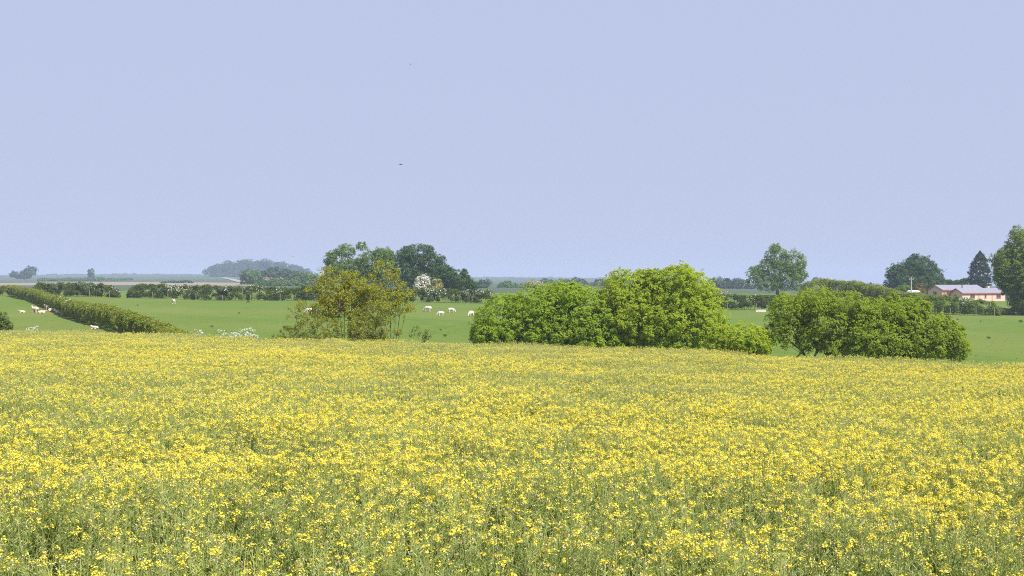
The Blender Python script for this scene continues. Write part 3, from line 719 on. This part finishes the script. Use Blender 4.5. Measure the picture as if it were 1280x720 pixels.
V, Q = wall_block(*A_, -.6, 2.42, 3.5); link('wall', raw_mesh('wall', V, Q, M['wallpink']), house)
V, Q = wall_block(*B_, -.6, 3.25, 4.4); link('wall', raw_mesh('wall', V, Q, M['wallpink']), house)
ra = roofpart((*A_, 2.47, 3.57)); rb = roofpart((*B_, 3.30, 4.47))
for (u0, u1, v0, v1), ze, zr in ((A_, 2.47, 3.57), (B_, 3.30, 4.47)):
    sl = (zr - ze) / ((v1 - v0) / 2); zl = ze - .35 * sl
    part_box('fascia', (u0 - .36, u1 + .36, v0 - .40, v0 - .352, zl - .10, zl + .15), M['fascia'], house)
    for s, ve in ((1, v0 - .35), (-1, v1 + .35)):      # barge boards on the visible gable
        vm = (v0 + v1) / 2
        a = [(u0 - .40, ve, zl - .08), (u0 - .40, vm, zr - .08), (u0 - .40, vm, zr + .16), (u0 - .40, ve, zl + .16)]
        V = np.array(a + [(x + .045, y, z) for x, y, z in a]); Q = np.array([[0, 1, 2, 3], [7, 6, 5, 4], [0, 4, 5, 1], [1, 5, 6, 2], [2, 6, 7, 3], [3, 7, 4, 0]])
        link('barge_board', raw_mesh('barge_board', V, Q, M['fascia']), house)
window(house, 3.9, 0, 1.45, 1.7, 1.0, 'f'); window(house, 9.0, 0, 1.45, .7, .85, 'f', 1); window(house, 14.2, 0, 1.45, 1.7, 1.0, 'f')
window(house, 0, 2.3, 1.45, 1.2, .95, 'g'); window(house, -3.07, 7.0, 2.25, 1.3, 1.0, 'g')
window(house, -1.0, 4.25, 2.2, 1.1, 1.0, 'f')
part_box('door', (-2.7, -1.95, 4.19, 4.248, .6, 2.6), M['fascia'], house)
for u in (6.4, 11.6):
    A = Acc(); A.add(*tube([[u, -.09, -.4], [u, -.09, 2.2]], [.06, .06], 8)); link('downpipe', A.mesh('downpipe', M['frame'], True), house)
A = Acc(); A.add(*tube([[2.6, 2.5, 3.3], [2.6, 2.5, 4.9]], [.13, .13], 10)); A.add(*tube([[2.6, 2.5, 4.9], [2.6, 2.5, 5.1]], [.2, .2], 10))
link('flue', A.mesh('flue', M['dark'], True), house)
part_box('chimney', (12.6, 13.4, 2.4, 3.1, 3.1, 4.25), M['wallpink'], house)
A = Acc(); A.add(*tube([[-2.8, 6.9, 4.3], [-2.8, 6.9, 6.0]], [.04, .03], 6)); A.add(*tube([[-3.2, 6.9, 5.8], [-2.4, 6.9, 5.8]], [.02, .02], 5))
link('aerial', A.mesh('aerial', M['dark'], True), house)

# white caravan
cb = G(1142, 345)
car = thing('caravan', 'white caravan roof showing over the hedge below the telegraph pole', 'caravan', (cb[0], cb[1], cb[2]), rz=R(12)); car.scale = (.68, .9, .86)
prof = [(-2.3, .45), (-2.45, 1.1), (-2.25, 1.9), (-1.75, 2.45), (-1.0, 2.6), (1.0, 2.6), (1.8, 2.45), (2.3, 1.9), (2.4, 1.1), (2.3, .45)]
n = len(prof)
V = np.array([(x, s * (1.05 if 0 < z < 2.3 else .95), z) for s in (-1, 1) for x, z in prof])
fs = [[i, (i + 1) % n, n + (i + 1) % n, n + i] for i in range(n)]
me = bpy.data.meshes.new('body'); me.from_pydata(V.tolist(), [], fs + [list(range(n))[::-1], list(range(n, 2 * n))]); me.materials.append(M['white']); link('body', me, car)
for u in (-1.3, .9): part_box('window', (u - .55, u + .55, -1.075, -1.052, 1.3, 1.9), M['glass'], car)
part_box('door', (-.45, .12, -1.07, -1.054, .55, 2.1), M['white'], car)
for s in (-1, 1):
    A = Acc(); A.add(*tube([[.2, s * .85, .33], [.2, s * 1.04, .33]], [.33, .33], 16)); A.add(*tube([[.2, s * 1.04, .33], [.2, s * 1.041, .33]], [.33, .02], 16)); link('wheel', A.mesh('wheel', M['dark'], True), car)
A = Acc(); A.add(*tube([[-2.3, .5, .5], [-3.4, 0, .5]], [.05, .05], 6)); A.add(*tube([[-2.3, -.5, .5], [-3.4, 0, .5]], [.05, .05], 6)); A.add(*tube([[-3.3, 0, .0], [-3.3, 0, .55]], [.06, .04], 6)); link('drawbar', A.mesh('drawbar', M['dark'], True), car)

# telegraph pole
pb = G(1139, 338)
tp = thing('telegraph_pole', 'pale wooden telegraph pole in front of the dark domed tree', 'pole', pb)
zt = -(346.5 - HOR) / F * 338 - pb[2]
A = Acc(); A.add(*tube([[0, 0, -.3], [0, 0, zt * .5], [0, 0, zt]], [.17, .15, .12], 10)); A.add(*tube([[0, 0, zt], [0, 0, zt + .03]], [.12, .01], 10)); link('pole', A.mesh('pole', M['pole'], True), tp)
part_box('crossarm', (-.55, .55, -.20, -.11, zt - .55, zt - .44), M['pole'], tp)
for u in (-.42, .42):
    A = Acc(); A.add(*tube([[u, -.155, zt - .44], [u, -.155, zt - .3], [u, -.155, zt - .24]], [.03, .05, .02], 8)); link('insulator', A.mesh('insulator', M['white'], True), tp)

# ------------------------------------------------------------------ fence posts
def fence_post(px, d, h, label, group, tilt=0):
    b = G(px, d); r = .06; k = 8; an = np.arange(k) * 2 * math.pi / k
    rings = [(-.2, r), (.0, r), (h - .03, r * .94), (h, r * .75), (h + .015, .005)]
    V = np.array([[q * math.cos(a), q * math.sin(a), z] for z, q in rings for a in an])
    Q = np.array([[i * k + j, i * k + (j + 1) % k, (i + 1) * k + (j + 1) % k, (i + 1) * k + j] for i in range(len(rings) - 1) for j in range(k)])
    o = link('fence_post', raw_mesh('fence_post', V, Q, M['post'], smooth_=True), None, b); o.rotation_euler = (0, tilt, 0)
    return tag(o, label, 'fence post', group)
for px in (112, 137):
    fence_post(px, 280.5, 1.35, 'round timber post against the short dark hedge by the gap', 'posts along the short hedge', R(RNG.normal(0, 2)))
for px in (191, 210, 227, 245, 278, 313, 350, 522, 545, 559, 590):
    fence_post(px, 278.5, RNG.uniform(1.15, 1.45), 'round timber post along the long dark hedge with white blossom', 'posts along the long hedge', R(RNG.normal(0, 2)))
for px in (909, 945.6):
    fence_post(px, 267, 1.4, 'round timber post along the neat hedge by the round bush', 'posts along the neat hedge')
for px in (1170, 1188, 1220, 1243):
    fence_post(px, 253.5, 1.5, 'round timber post along the clipped hedge below the bungalow', 'posts below the bungalow')
# pale trough
tb = G(951, 262)
tr = thing('water_trough', 'long low pale trough in the grass by the neat hedge', 'trough', tb)
A = Acc()
for b in ((-.95, .95, -.25, .25, .0, .12), (-.95, .95, -.25, -.19, .12, .42), (-.95, .95, .19, .25, .12, .42), (-.95, -.89, -.19, .19, .12, .42), (.89, .95, -.19, .19, .12, .42)): A.add(*box(*b))
link('basin', A.mesh('basin', M['stone']), tr)
part_box('water', (-.888, .888, -.188, .188, .30, .34), M['glass'], tr)

# ------------------------------------------------------------------ sheep
def meta_mesh(name, elems, res=.06):
    mb = bpy.data.metaballs.new(name); mb.resolution = res; mb.threshold = .3
    for (x, y, z, rx, ry, rz, rot) in elems:
        e = mb.elements.new(); e.type = 'ELLIPSOID'; e.co = (x, y, z); e.radius = 1.0
        e.size_x, e.size_y, e.size_z = rx, ry, rz
        if rot: e.rotation = Vector((math.sin(rot), 0, math.cos(rot))).to_track_quat('Z', 'Y')
    o = bpy.data.objects.new(name, mb); COL.objects.link(o)
    bpy.context.view_layer.update()
    dg = bpy.context.evaluated_depsgraph_get()
    me = bpy.data.meshes.new_from_object(o.evaluated_get(dg))
    bpy.data.objects.remove(o); bpy.data.metaballs.remove(mb)
    me.shade_smooth(); return me
def leg(x, y, h=.42, th=.11): return [(x, y, h * t, th * (1.25 - .35 * (1 - t)), th * (1.15 - .35 * (1 - t)), .2, 0) for t in (.15, .45, .8, 1.1)]
BODY = [(-.32, 0, .66, .46, .40, .40, 0), (0, 0, .67, .50, .43, .42, 0), (.30, 0, .67, .42, .37, .38, 0), (-.62, 0, .62, .13, .11, .2, 0)]
LEGS = leg(-.36, .17) + leg(-.36, -.17) + leg(.33, .15) + leg(.33, -.15)
EARS = lambda x, z: [(x, .15, z, .06, .12, .05, 0), (x, -.15, z, .06, .12, .05, 0)]
sheep_graze = meta_mesh('grazing', BODY + LEGS + [(.58, 0, .56, .24, .2, .26, 0), (.72, 0, .38, .17, .16, .24, .4), (.80, 0, .22, .13, .13, .22, .5), (.87, 0, .10, .10, .10, .12, 0)] + EARS(.72, .34))
sheep_stand = meta_mesh('standing', BODY + LEGS + [(.55, 0, .80, .24, .2, .28, .4), (.68, 0, .97, .18, .16, .2, .5), (.82, 0, 1.00, .20, .14, .15, 0), (.95, 0, .95, .13, .11, .11, 0)] + EARS(.68, 1.05))
sheep_lie = meta_mesh('lying', [(-.32, 0, .30, .48, .44, .36, 0), (0, 0, .32, .50, .45, .38, 0), (.30, 0, .32, .42, .38, .36, 0), (-.62, 0, .25, .13, .11, .16, 0),
                                (.55, 0, .45, .22, .2, .26, .4), (.68, 0, .58, .18, .16, .18, .5), (.82, 0, .60, .2, .14, .14, 0), (.93, 0, .55, .12, .1, .1, 0),
                                (.45, .26, .10, .32, .12, .1, 0), (.45, -.26, .10, .32, .12, .1, 0), (-.3, .36, .10, .34, .12, .12, 0), (-.3, -.36, .10, .34, .12, .12, 0)] + EARS(.68, .65))
def sheep(me, px, py, rz, sc, label, pink=False, group=None, a=105, b=275):
    d = find_d(px, py, a, b); g = G(px, d)
    m2 = me.copy(); m2.materials.clear(); m2.materials.append(M['fleecepink' if pink else 'fleece'])
    o = link('sheep', m2, None, (g[0], g[1], g[2] - .01)); o.rotation_euler = (0, 0, R(rz)); o.scale = (sc * .76,) * 3
    return tag(o, label, 'sheep', group)
sheep(sheep_lie, 28, 391, 200, .75, 'small white lamb lying in sunlit grass left of the resting flock', a=140)
sheep(sheep_stand, 44, 391, 150, 1.15, 'largest pinkish shorn sheep standing at the front of the resting flock', True, a=140)
sheep(sheep_lie, 52, 392, 20, .95, 'pinkish sheep lying stretched beside the largest shorn sheep', True, a=140)
sheep(sheep_stand, 58.5, 387, 250, .9, 'pinkish sheep standing face-on at the edge of the hedge shade', True, a=140)
sheep(sheep_lie, 64.5, 389, 10, .95, 'pale sheep lying half in the shade of the blossom hedge', True, a=140)
sheep(sheep_lie, 74, 392, 170, 1.0, 'greyish sheep lying wholly in the hedge shade', False, a=140)
sheep(sheep_lie, 82, 393.5, 15, .9, 'sheep lying deepest in the hedge shade at the end of the flock', False, a=140)
sheep(sheep_lie, 118.5, 411.5, 160, .75, 'pinkish lamb lying alone by the hedge foot close to the crop', True, a=115)
sheep(sheep_stand, 217, 380, 265, 1.1, 'white sheep standing alone in the open pasture by the long hedge')
sheep(sheep_graze, 387, 393, 175, 1.2, 'white sheep seen through the thin twiggy shrub')
sheep(sheep_graze, 424, 389, 20, 1.1, 'white sheep seen through the branches below the rounded shrub top')
sheep(sheep_stand, 439.5, 407, 250, .8, 'pale sheep seen low through the stems between the two brown shrubs', True)
sheep(sheep_graze, 535, 389.5, 165, 1.2, 'largest white sheep of the grazing four, closest to the forked trunk')
sheep(sheep_graze, 551, 395, 190, .95, 'smallest white sheep of the grazing four')
sheep(sheep_graze, 564, 391, 10, 1.05, 'white sheep grazing between the smallest of the four and the green bushes')
sheep(sheep_graze, 589, 395.5, 235, 1.1, 'white sheep grazing beside the broad low bright bush')
sheep(sheep_stand, 984, 425, 262, .8, 'pinkish white sheep seen face-on through the multi-stemmed bush', True)

# ------------------------------------------------------------------ weeds in the pasture, cow parsley
def weed(px, py, sc, label, group):
    sc *= .65
    d = find_d(px, py, 100, 275); b = G(px, d); rng = np.random.default_rng(int(px * 7 + py))
    n = 70; a = rng.uniform(0, 6.28, n); r = sc * .5 * np.sqrt(rng.random(n))
    C = np.stack([r * np.cos(a), r * np.sin(a), rng.uniform(.03, .55, n) * sc], -1)
    V, Q, T = leaves(C, np.stack([np.cos(a), np.sin(a), np.full(n, .5)], -1) + rng.normal(size=(n, 3)) * .4, .26 * sc, rng.random(n), rng, .4)
    o = link('weed_clump', raw_mesh('weed_clump', V, Q, M['oakdark'], T), None, b)
    return tag(o, label, 'weeds', group)
for px, py, sc in ((310, 378, 1.0), (299, 392, .5), (265, 409, .5), (551, 413, .45), (556, 421, .6), (1236, 423, .7), (1197, 400, .6), (1276, 403, 1.0), (172, 382, .5), (1226, 402, .5)):
    weed(px, py, sc, 'dark tuft of weeds standing in the short pasture grass', 'weed tufts dotted over the pasture')
def cow_parsley(px, d, h, seed, label, group, nst=7):
    rng = np.random.default_rng(seed); b = G(px, d); t = thing('cow_parsley', label, 'wildflower', b, group)
    A, U = Acc(), Acc()
    for s in range(nst):
        e = np.array([rng.normal(0, .3), rng.normal(0, .25), h * rng.uniform(.55, 1.06)]); s0 = np.array([rng.normal(0, .06), rng.normal(0, .06), -.05])
        mid = s0 * .4 + e * .6 - np.array([0, 0, .1]); A.add(*tube([s0, mid, e], [.012, .01, .006], 4))
        for q in range(7):
            e2 = e + np.array([rng.normal(0, .11), rng.normal(0, .11), rng.uniform(-.1, .14)]); A.add(*tube([mid * .3 + e * .7, e2], [.006, .004], 3))
            n = 5; C = e2 + np.stack([rng.normal(0, .045, n), rng.normal(0, .045, n), rng.normal(0, .012, n)], -1)
            V, Q, T = leaves(C, rng.normal(size=(n, 3)) * .7 + [0, -.3, 1], .05, rng.random(n), rng, .9); U.add(V, Q, T)
    n = 120; C = np.stack([rng.normal(0, .25, n), rng.normal(0, .25, n), rng.uniform(.1, h * .75, n)], -1)
    V, Q, T = leaves(C, rng.normal(size=(n, 3)) + [0, 0, 1], .13, rng.random(n), rng, .5)
    fo = Acc(); fo.add(V, Q, T)
    link('stem', A.mesh('stem', M['pod'], True), t); link('leaf_tuft', fo.mesh('leaf_tuft', M['midgreen']), t)['kind'] = 'stuff'; link('flower_head', U.mesh('flower_head', M['umbel']), t)['kind'] = 'stuff'
for i, (px, tp_) in enumerate([(248, 412), (255, 417), (275, 416), (283, 418), (297, 412), (303, 413), (313, 412), (320, 418), (37, 410), (52, 413)]):
    d = 91 + (i % 3); b = G(px, d); h = max(.6, -(tp_ - HOR) / F * d - b[2])
    lab = 'white cow parsley flowering beyond the crop beside the open pasture' if px > 100 else 'white cow parsley flowering beyond the crop near the dark thorn bush'
    cow_parsley(px, d, h, 300 + i, lab, 'cow parsley beyond the crop' if px > 100 else 'cow parsley near the dark bush', 7 if px in (297, 303, 313) else 4)

# pasture grass tufts just beyond the crop (uncountable)
rg = np.random.default_rng(77)
n = 6000
d = 84 + 130 * rg.random(n) ** 1.6; px = rg.uniform(-250, 1550, n); x = (px - 640) / F * d
ok = d > edge(px) + 1; x, d = x[ok], d[ok]; n = len(x)
hgt = rg.uniform(.03, .07, n) * (1 + 1.2 * (rg.random(n) < .05))
C = np.stack([x, d, ground_z(x, d) + hgt * .45], -1)
N = np.stack([rg.normal(size=n), rg.normal(size=n), rg.normal(0, .25, n)], -1); N = unit(N)
tdir = unit(np.stack([rg.normal(0, .9, n), rg.normal(0, .9, n), np.ones(n)], -1)); bdir = unit(np.cross(N, tdir))
V = np.stack([C - tdir * hgt[:, None] * .5 - bdir * .05, C - tdir * hgt[:, None] * .5 + bdir * .05, C + tdir * hgt[:, None] * .5 + bdir * .012, C + tdir * hgt[:, None] * .5 - bdir * .012], 1).reshape(-1, 3)
tag(link('pasture_grass', raw_mesh('pasture_grass', V, np.arange(4 * n).reshape(-1, 4), M['blade'], np.repeat(rg.random(n), 4))), 'short green grass growing over the grazed pasture', 'grass', kind='stuff')

# ------------------------------------------------------------------ birds
def bird(px, py, d, span, rz, bank, label):
    w = W(px, py, d); A = Acc(); s = span
    A.add(*tube(np.array([[-.24, 0, 0], [-.16, 0, .0], [-.02, 0, .01], [.12, 0, .01], [.2, 0, .01], [.25, 0, .005]]) * s * 1.6, np.array([.006, .03, .055, .05, .03, .003]) * s * 1.6, 8))
    for sg in (-1, 1):
        P = np.array([[.14, .0, .02], [.16, .22, .05], [.02, .40, .04], [-.16, .5, .02]]) * s; P2 = np.array([[-.06, 0, .02], [-.0, .22, .05], [-.06, .38, .04], [-.17, .5, .018]]) * s
        P[:, 1] *= sg; P2[:, 1] *= sg; up = np.array([0, 0, .012 * s])
        V = np.concatenate([P + up, P2 + up, P - up, P2 - up]); Q = []
        for i in range(3): Q += [[i, i + 1, 5 + i, 4 + i], [8 + i, 12 + i, 13 + i, 9 + i], [i, 8 + i, 9 + i, i + 1], [4 + i, 5 + i, 13 + i, 12 + i]]
        A.add(V, np.array(Q))
    for sg in (-1, 1):
        a = np.array([[-.3, sg * .01, 0], [-.3, sg * .05, 0], [-.48, sg * .10, 0], [-.46, sg * .07, 0]]) * s; A.add(np.concatenate([a, a + [0, 0, .01 * s]]), np.array([[0, 1, 2, 3], [7, 6, 5, 4]]))
    o = link('bird', A.mesh('bird', M['bird']), None, w); o.rotation_euler = (R(bank), 0, R(rz))
    tag(o, label, 'bird')
bird(501, 205.5, 110, .42, 15, 8, 'dark swift gliding sideways across the empty sky above the tree clump')
bird(513, 80.5, 130, .30, 60, 20, 'tiny dark bird highest in the open sky')
bird(1183, 337, 300, .5, 30, 10, 'tiny dark bird flying between the domed tree and the conifer')
bird(366, 321, 260, .4, 50, 15, 'tiny dark bird flying above the hilltop wood')

# ------------------------------------------------------------------ rapeseed
def rape_plant(rng, fl):
    """returns three lists (green, petal, faded) of (V, Q, T)"""
    g, y, f = [], [], []
    H = rng.uniform(1.06, 1.30); lean = rng.normal(0, .06, 2)
    def axis(u): return np.array([lean[0] * u * u * H, lean[1] * u * u * H, u * H])
    tm = rng.uniform(.35, .85)
    def gt(V, Q): g.append((V, Q, np.full(len(V), np.clip(tm + rng.normal(0, .15), 0, 1))))
    gt(*tube([axis(0), axis(.4), axis(.75), axis(1)], [.008, .007, .005, .0025], 3))
    tips = [(axis(.74), axis(.88), axis(1))]
    nb = rng.integers(5, 9)
    for b in range(nb):
        u = rng.uniform(.36, .82); s = axis(u); az = b * 2.4 + rng.normal(0, .4); out = rng.uniform(.08, .24)
        top = H * rng.uniform(.80, 1.02); top = max(top, s[2] + .12)
        e = np.array([s[0] + math.cos(az) * out, s[1] + math.sin(az) * out, top])
        m = s * .45 + e * .55 + np.array([math.cos(az), math.sin(az), 0]) * out * .25
        gt(*tube([s, m, e], [.0045, .0035, .002], 3)); tips.append((s * .3 + m * .7, m * .5 + e * .5, e))
    for ti, (a, m, e) in enumerate(tips):
        main = ti == 0
        npod = rng.integers(12, 20)
        t = rng.uniform(0, .9, npod); az = rng.uniform(0, 6.28, npod)
        s = np.where((t < .5)[:, None], a + (m - a) * (t * 2)[:, None], m + (e - m) * ((t - .5) * 2)[:, None])
        dr = unit(np.stack([np.cos(az), np.sin(az), rng.uniform(.35, 1.1, npod)], -1)); ln = rng.uniform(.045, .08, npod)[:, None] * (1.05 - .5 * t[:, None])
        e2 = s + dr * ln; w = unit(np.cross(dr, rng.normal(size=(npod, 3)))) * .0034
        V = np.stack([s - w * .4, s + w * .4, s * .3 + e2 * .7 + w, e2], 1); V2 = np.stack([s - w * .4, s * .3 + e2 * .7 + w, e2, s * .3 + e2 * .7 - w], 1)
        V = np.stack([s, s * .45 + e2 * .55 + w, e2, s * .45 + e2 * .55 - w], 1).reshape(-1, 3)
        g.append((V, np.arange(4 * npod).reshape(-1, 4), np.repeat(np.clip(tm + rng.normal(0, .2, npod), 0, 1), 4)))
        if rng.random() < (min(1, .35 + fl) if main else .10 + .5 * fl):
            nf = max(3, rng.poisson((26 if main else 14) * (.35 + fl)))
            az = rng.uniform(0, 6.28, nf); rd = (.046 if main else .034) * np.sqrt(rng.random(nf)) * min(1.15, .6 + .5 * fl); hz = rng.normal(-.004, .012, nf) - rd * .5
            C = e + np.stack([np.cos(az) * rd, np.sin(az) * rd, hz + .012], -1)
            N = np.stack([np.cos(az) * .8, np.sin(az) * .8, np.full(nf, 1.3)], -1) + rng.normal(size=(nf, 3)) * .35
            V, Q, T = leaves(C, N, .0185 * rng.uniform(.8, 1.25, nf), rng.random(nf), rng, .95, .1); y.append((V, Q, T))
            nf = max(3, nf // 2)      # buds
            C = e + rng.normal(0, .006, (nf, 3)) + [0, 0, .012]
            V, Q, T = leaves(C, rng.normal(size=(nf, 3)), .008, np.full(nf, .9), rng, .6); g.append((V, Q, T))
        if rng.random() < .42:
            nf = rng.integers(2, 8); C = e + rng.normal(0, .018, (nf, 3)) - [0, 0, .03]
            V, Q, T = leaves(C, rng.normal(size=(nf, 3)) + [0, 0, .4], .016, rng.random(nf), rng, .8); f.append((V, Q, T))
    n = rng.integers(9, 15); az = rng.uniform(0, 6.28, n); z = rng.uniform(.2, .82, n) * H
    dr = np.stack([np.cos(az), np.sin(az), rng.uniform(-.3, .8, n)], -1); s = np.stack([lean[0] * (z / H) ** 2 * H, lean[1] * (z / H) ** 2 * H, z], -1)
    L = rng.uniform(.08, .18, n)[:, None]; e = s + unit(dr) * L; w = unit(np.cross(dr, [0, 0, 1.])) * L * .14; mid = s * .55 + e * .45 + [0, 0, .012]
    V = np.stack([s, mid + w, e - [0, 0, .02], mid - w], 1).reshape(-1, 3); g.append((V, np.arange(4 * n).reshape(-1, 4), np.repeat(np.clip(rng.normal(.06, .07, n), 0, 1), 4)))
    return g, y, f
def place(lst, x, y, c, s, sc, z=0.0):
    for V, Q, T in lst:
        P = V * sc; yield np.stack([P[:, 0] * c - P[:, 1] * s + x, P[:, 0] * s + P[:, 1] * c + y, P[:, 2] + z], -1), Q, T

# crop tiles: one square metre of crop each, 9 flower levels
TILES = bpy.data.collections.new('crop_tiles')
LEVELS = [.06, .12, .19, .27, .35, .44, .54, .65, .78]
for li, fl in enumerate(LEVELS + LEVELS):
    rng = np.random.default_rng(900 + li); A = Acc(); dense = li < len(LEVELS)
    for k in range(33 if dense else 16):
        if dense: x, y = (k % 6 + rng.random()) / 6 * 1.1 - .55, (k // 6 + rng.random()) / 5.5 * 1.1 - .55
        else: x, y = rng.uniform(-.52, .52, 2)
        g, yl, f = rape_plant(rng, float(np.clip(fl * rng.choice([.12, .45, .9, 1.5, 2.3]), 0, 1.7)))
        for m_, l in ((0, g), (1, yl), (2, f)):
            for V, Q, T in place(l, x, y, 1, 0, 1): A.add(V, Q, T, m_)
    me = A.mesh('crop_tile', [M['pod'], M['petal'], M['fade']])
    o = bpy.data.objects.new('crop_tile_%02d' % li, me); TILES.objects.link(o)
    TRI[0] += 2 * len(me.polygons)

def vnoise(x, y, sc, seed):
    r = np.random.default_rng(seed); g = r.random((256, 256)); u, v = x / sc + 90, y / sc + 40
    i, j = np.floor(u).astype(int), np.floor(v).astype(int); a, b = u - i, v - j; a = a * a * (3 - 2 * a); b = b * b * (3 - 2 * b)
    q = lambda p, s: g[p % 256, s % 256]
    return (q(i, j) * (1 - a) + q(i + 1, j) * a) * (1 - b) + (q(i, j + 1) * (1 - a) + q(i + 1, j + 1) * a) * b
FRONT, NEAR = 9.3, 10.9
def flower_level(x, y):
    v = .45 * vnoise(x, y, 1.7, 1) + .35 * vnoise(x, y, 6, 2) + .35 * vnoise(x, y, 18, 3)
    base = np.interp(y, [9, 12, 16, 24, 40, 60, 90], [.33, .40, .55, .62, .58, .46, .34])
    left = smooth(-8, -30, x) * smooth(45, 65, y)
    return np.clip(base + (v - .575) * 1.6 - .3 * left, 0, .999)
rt = np.random.default_rng(31); pts = []
y = NEAR + .45
while y < 95:
    hw = .36 * y * 1.25 + 1.5
    xs = np.arange(-hw, hw, .98); xs = xs + rt.uniform(-.15, .15, len(xs)); ys = y + rt.uniform(-.15, .15, len(xs))
    pts.append(np.stack([xs, ys], -1)); y += .96
pts = np.concatenate(pts); ppx = 640 + F * pts[:, 0] / pts[:, 1]
pts = pts[pts[:, 1] < edge(ppx) - .5]
pz = canopy(pts[:, 0], pts[:, 1]) - PLANT
lev = (flower_level(pts[:, 0], pts[:, 1]) * len(LEVELS) + rt.uniform(-.6, .6, len(pts))).clip(0, len(LEVELS) - 1).astype(np.int32)
lev = lev + np.where(rt.random(len(pts)) < np.interp(pts[:, 1], [10, 13, 20, 30], [1.0, .8, .35, 0]), len(LEVELS), 0).astype(np.int32)
me = bpy.data.meshes.new('rapeseed_crop'); me.vertices.add(len(pts)); me.vertices.foreach_set('co', np.stack([pts[:, 0], pts[:, 1], pz], -1).astype(np.float32).ravel())
a = me.attributes.new('level', 'INT', 'POINT'); a.data.foreach_set('value', lev)
a = me.attributes.new('turn', 'FLOAT_VECTOR', 'POINT'); tv = np.zeros((len(pts), 3), np.float32); tv[:, 2] = rt.integers(0, 4, len(pts)) * math.pi / 2 + rt.normal(0, .15, len(pts)); a.data.foreach_set('vector', tv.ravel())
a = me.attributes.new('size', 'FLOAT_VECTOR', 'POINT'); hs = 1 + .09 * (vnoise(pts[:, 0], pts[:, 1], 2.2, 8) - .5) * 2 + rt.normal(0, .02, len(pts))
a.data.foreach_set('vector', np.stack([np.ones(len(pts)), np.ones(len(pts)), hs], -1).astype(np.float32).ravel())
crop = tag(link('rapeseed_crop', me), 'dense yellow flowering rapeseed crop filling the field behind its front row', 'crop', kind='stuff')
ng = bpy.data.node_groups.new('scatter_crop', 'GeometryNodeTree')
ng.interface.new_socket('Geometry', in_out='INPUT', socket_type='NodeSocketGeometry'); ng.interface.new_socket('Geometry', in_out='OUTPUT', socket_type='NodeSocketGeometry')
gi = ng.nodes.new('NodeGroupInput'); go = ng.nodes.new('NodeGroupOutput'); ip = ng.nodes.new('GeometryNodeInstanceOnPoints'); ci = ng.nodes.new('GeometryNodeCollectionInfo')
ci.inputs['Collection'].default_value = TILES; ci.inputs['Separate Children'].default_value = True; ci.inputs['Reset Children'].default_value = True
def attr(nm, typ):
    q = ng.nodes.new('GeometryNodeInputNamedAttribute'); q.data_type = typ; q.inputs['Name'].default_value = nm; return q.outputs['Attribute']
ip.inputs['Pick Instance'].default_value = True
ng.links.new(gi.outputs[0], ip.inputs['Points']); ng.links.new(ci.outputs[0], ip.inputs['Instance']); ng.links.new(attr('level', 'INT'), ip.inputs['Instance Index'])
ng.links.new(attr('turn', 'FLOAT_VECTOR'), ip.inputs['Rotation']); ng.links.new(attr('size', 'FLOAT_VECTOR'), ip.inputs['Scale']); ng.links.new(ip.outputs[0], go.inputs[0])
crop.modifiers.new('scatter', 'NODES').node_group = ng

# front row: single plants
protos = []
for v in range(12):
    rng = np.random.default_rng(700 + v); g, yl, f = rape_plant(rng, [.1, .2, .3, .45, .6, .8, .15, .35, .5, .25, .7, .4][v]); A = Acc(); B = Acc()
    for V, Q, T in g: A.add(V, Q, T)
    heads = [raw_mesh('flower_head', V, Q, M['petal'], T) for V, Q, T in yl] + [raw_mesh('faded_flower_head', V, Q, M['fade'], T) for V, Q, T in f]
    protos.append((A.mesh('stem', M['pod']), heads))
rp = np.random.default_rng(55); cnt = 0
gridx = np.arange(-4.6, 4.6, .215)
for r_i, yy in enumerate(np.arange(FRONT, NEAR + .05, .235)):
    for x in gridx:
        if abs(x) > .36 * yy * 1.06 + .25 or cnt >= 290: continue
        if rp.random() < (.45 if r_i < 2 else .25): continue
        xx, y2 = x + rp.uniform(-.1, .1), yy + rp.uniform(-.11, .11)
        k = int(rp.integers(0, 12)); t = thing('rapeseed_plant', 'tall rapeseed plant with yellow flowers and green pods in the front row of the crop', 'plant',
                                               (xx, y2, canopy(xx, y2) - PLANT - .02), 'rapeseed plants in the front row', rp.uniform(0, 6.28))
        s = rp.uniform(.9, 1.08); t.scale = (s, s, s)
        link('stem', protos[k][0], t)
        for hm_ in protos[k][1]:
            ho_ = link(hm_.name.split('.')[0], hm_, t)
            if 'faded' in hm_.name: ho_['kind'] = 'stuff'
        cnt += 1

# ------------------------------------------------------------------ haze
zmin = float(GV[:, 2].min()) - 1.0
V, Q = box(-4700, 4700, -4700, 4700, zmin, 34.0)
me = raw_mesh('haze', V, Q, [])
hm, hn_ = new_mat('haze_air')
pv = hn_.nodes.new('ShaderNodeVolumePrincipled'); pv.inputs['Color'].default_value = (0.56, 0.66, 0.92, 1); pv.inputs['Density'].default_value = 0.00024; pv.inputs['Anisotropy'].default_value = 0.0
ho = hn_.nodes.new('ShaderNodeOutputMaterial'); hn_.links.new(pv.outputs['Volume'], ho.inputs['Volume'])
me.materials.append(hm)
tag(link('haze', me), 'thin pale summer haze over the whole valley', 'haze', kind='stuff')
print('TRIS', TRI[0], 'CROP POINTS', len(pts), 'FRONT', cnt, 'ZMIN', zmin)
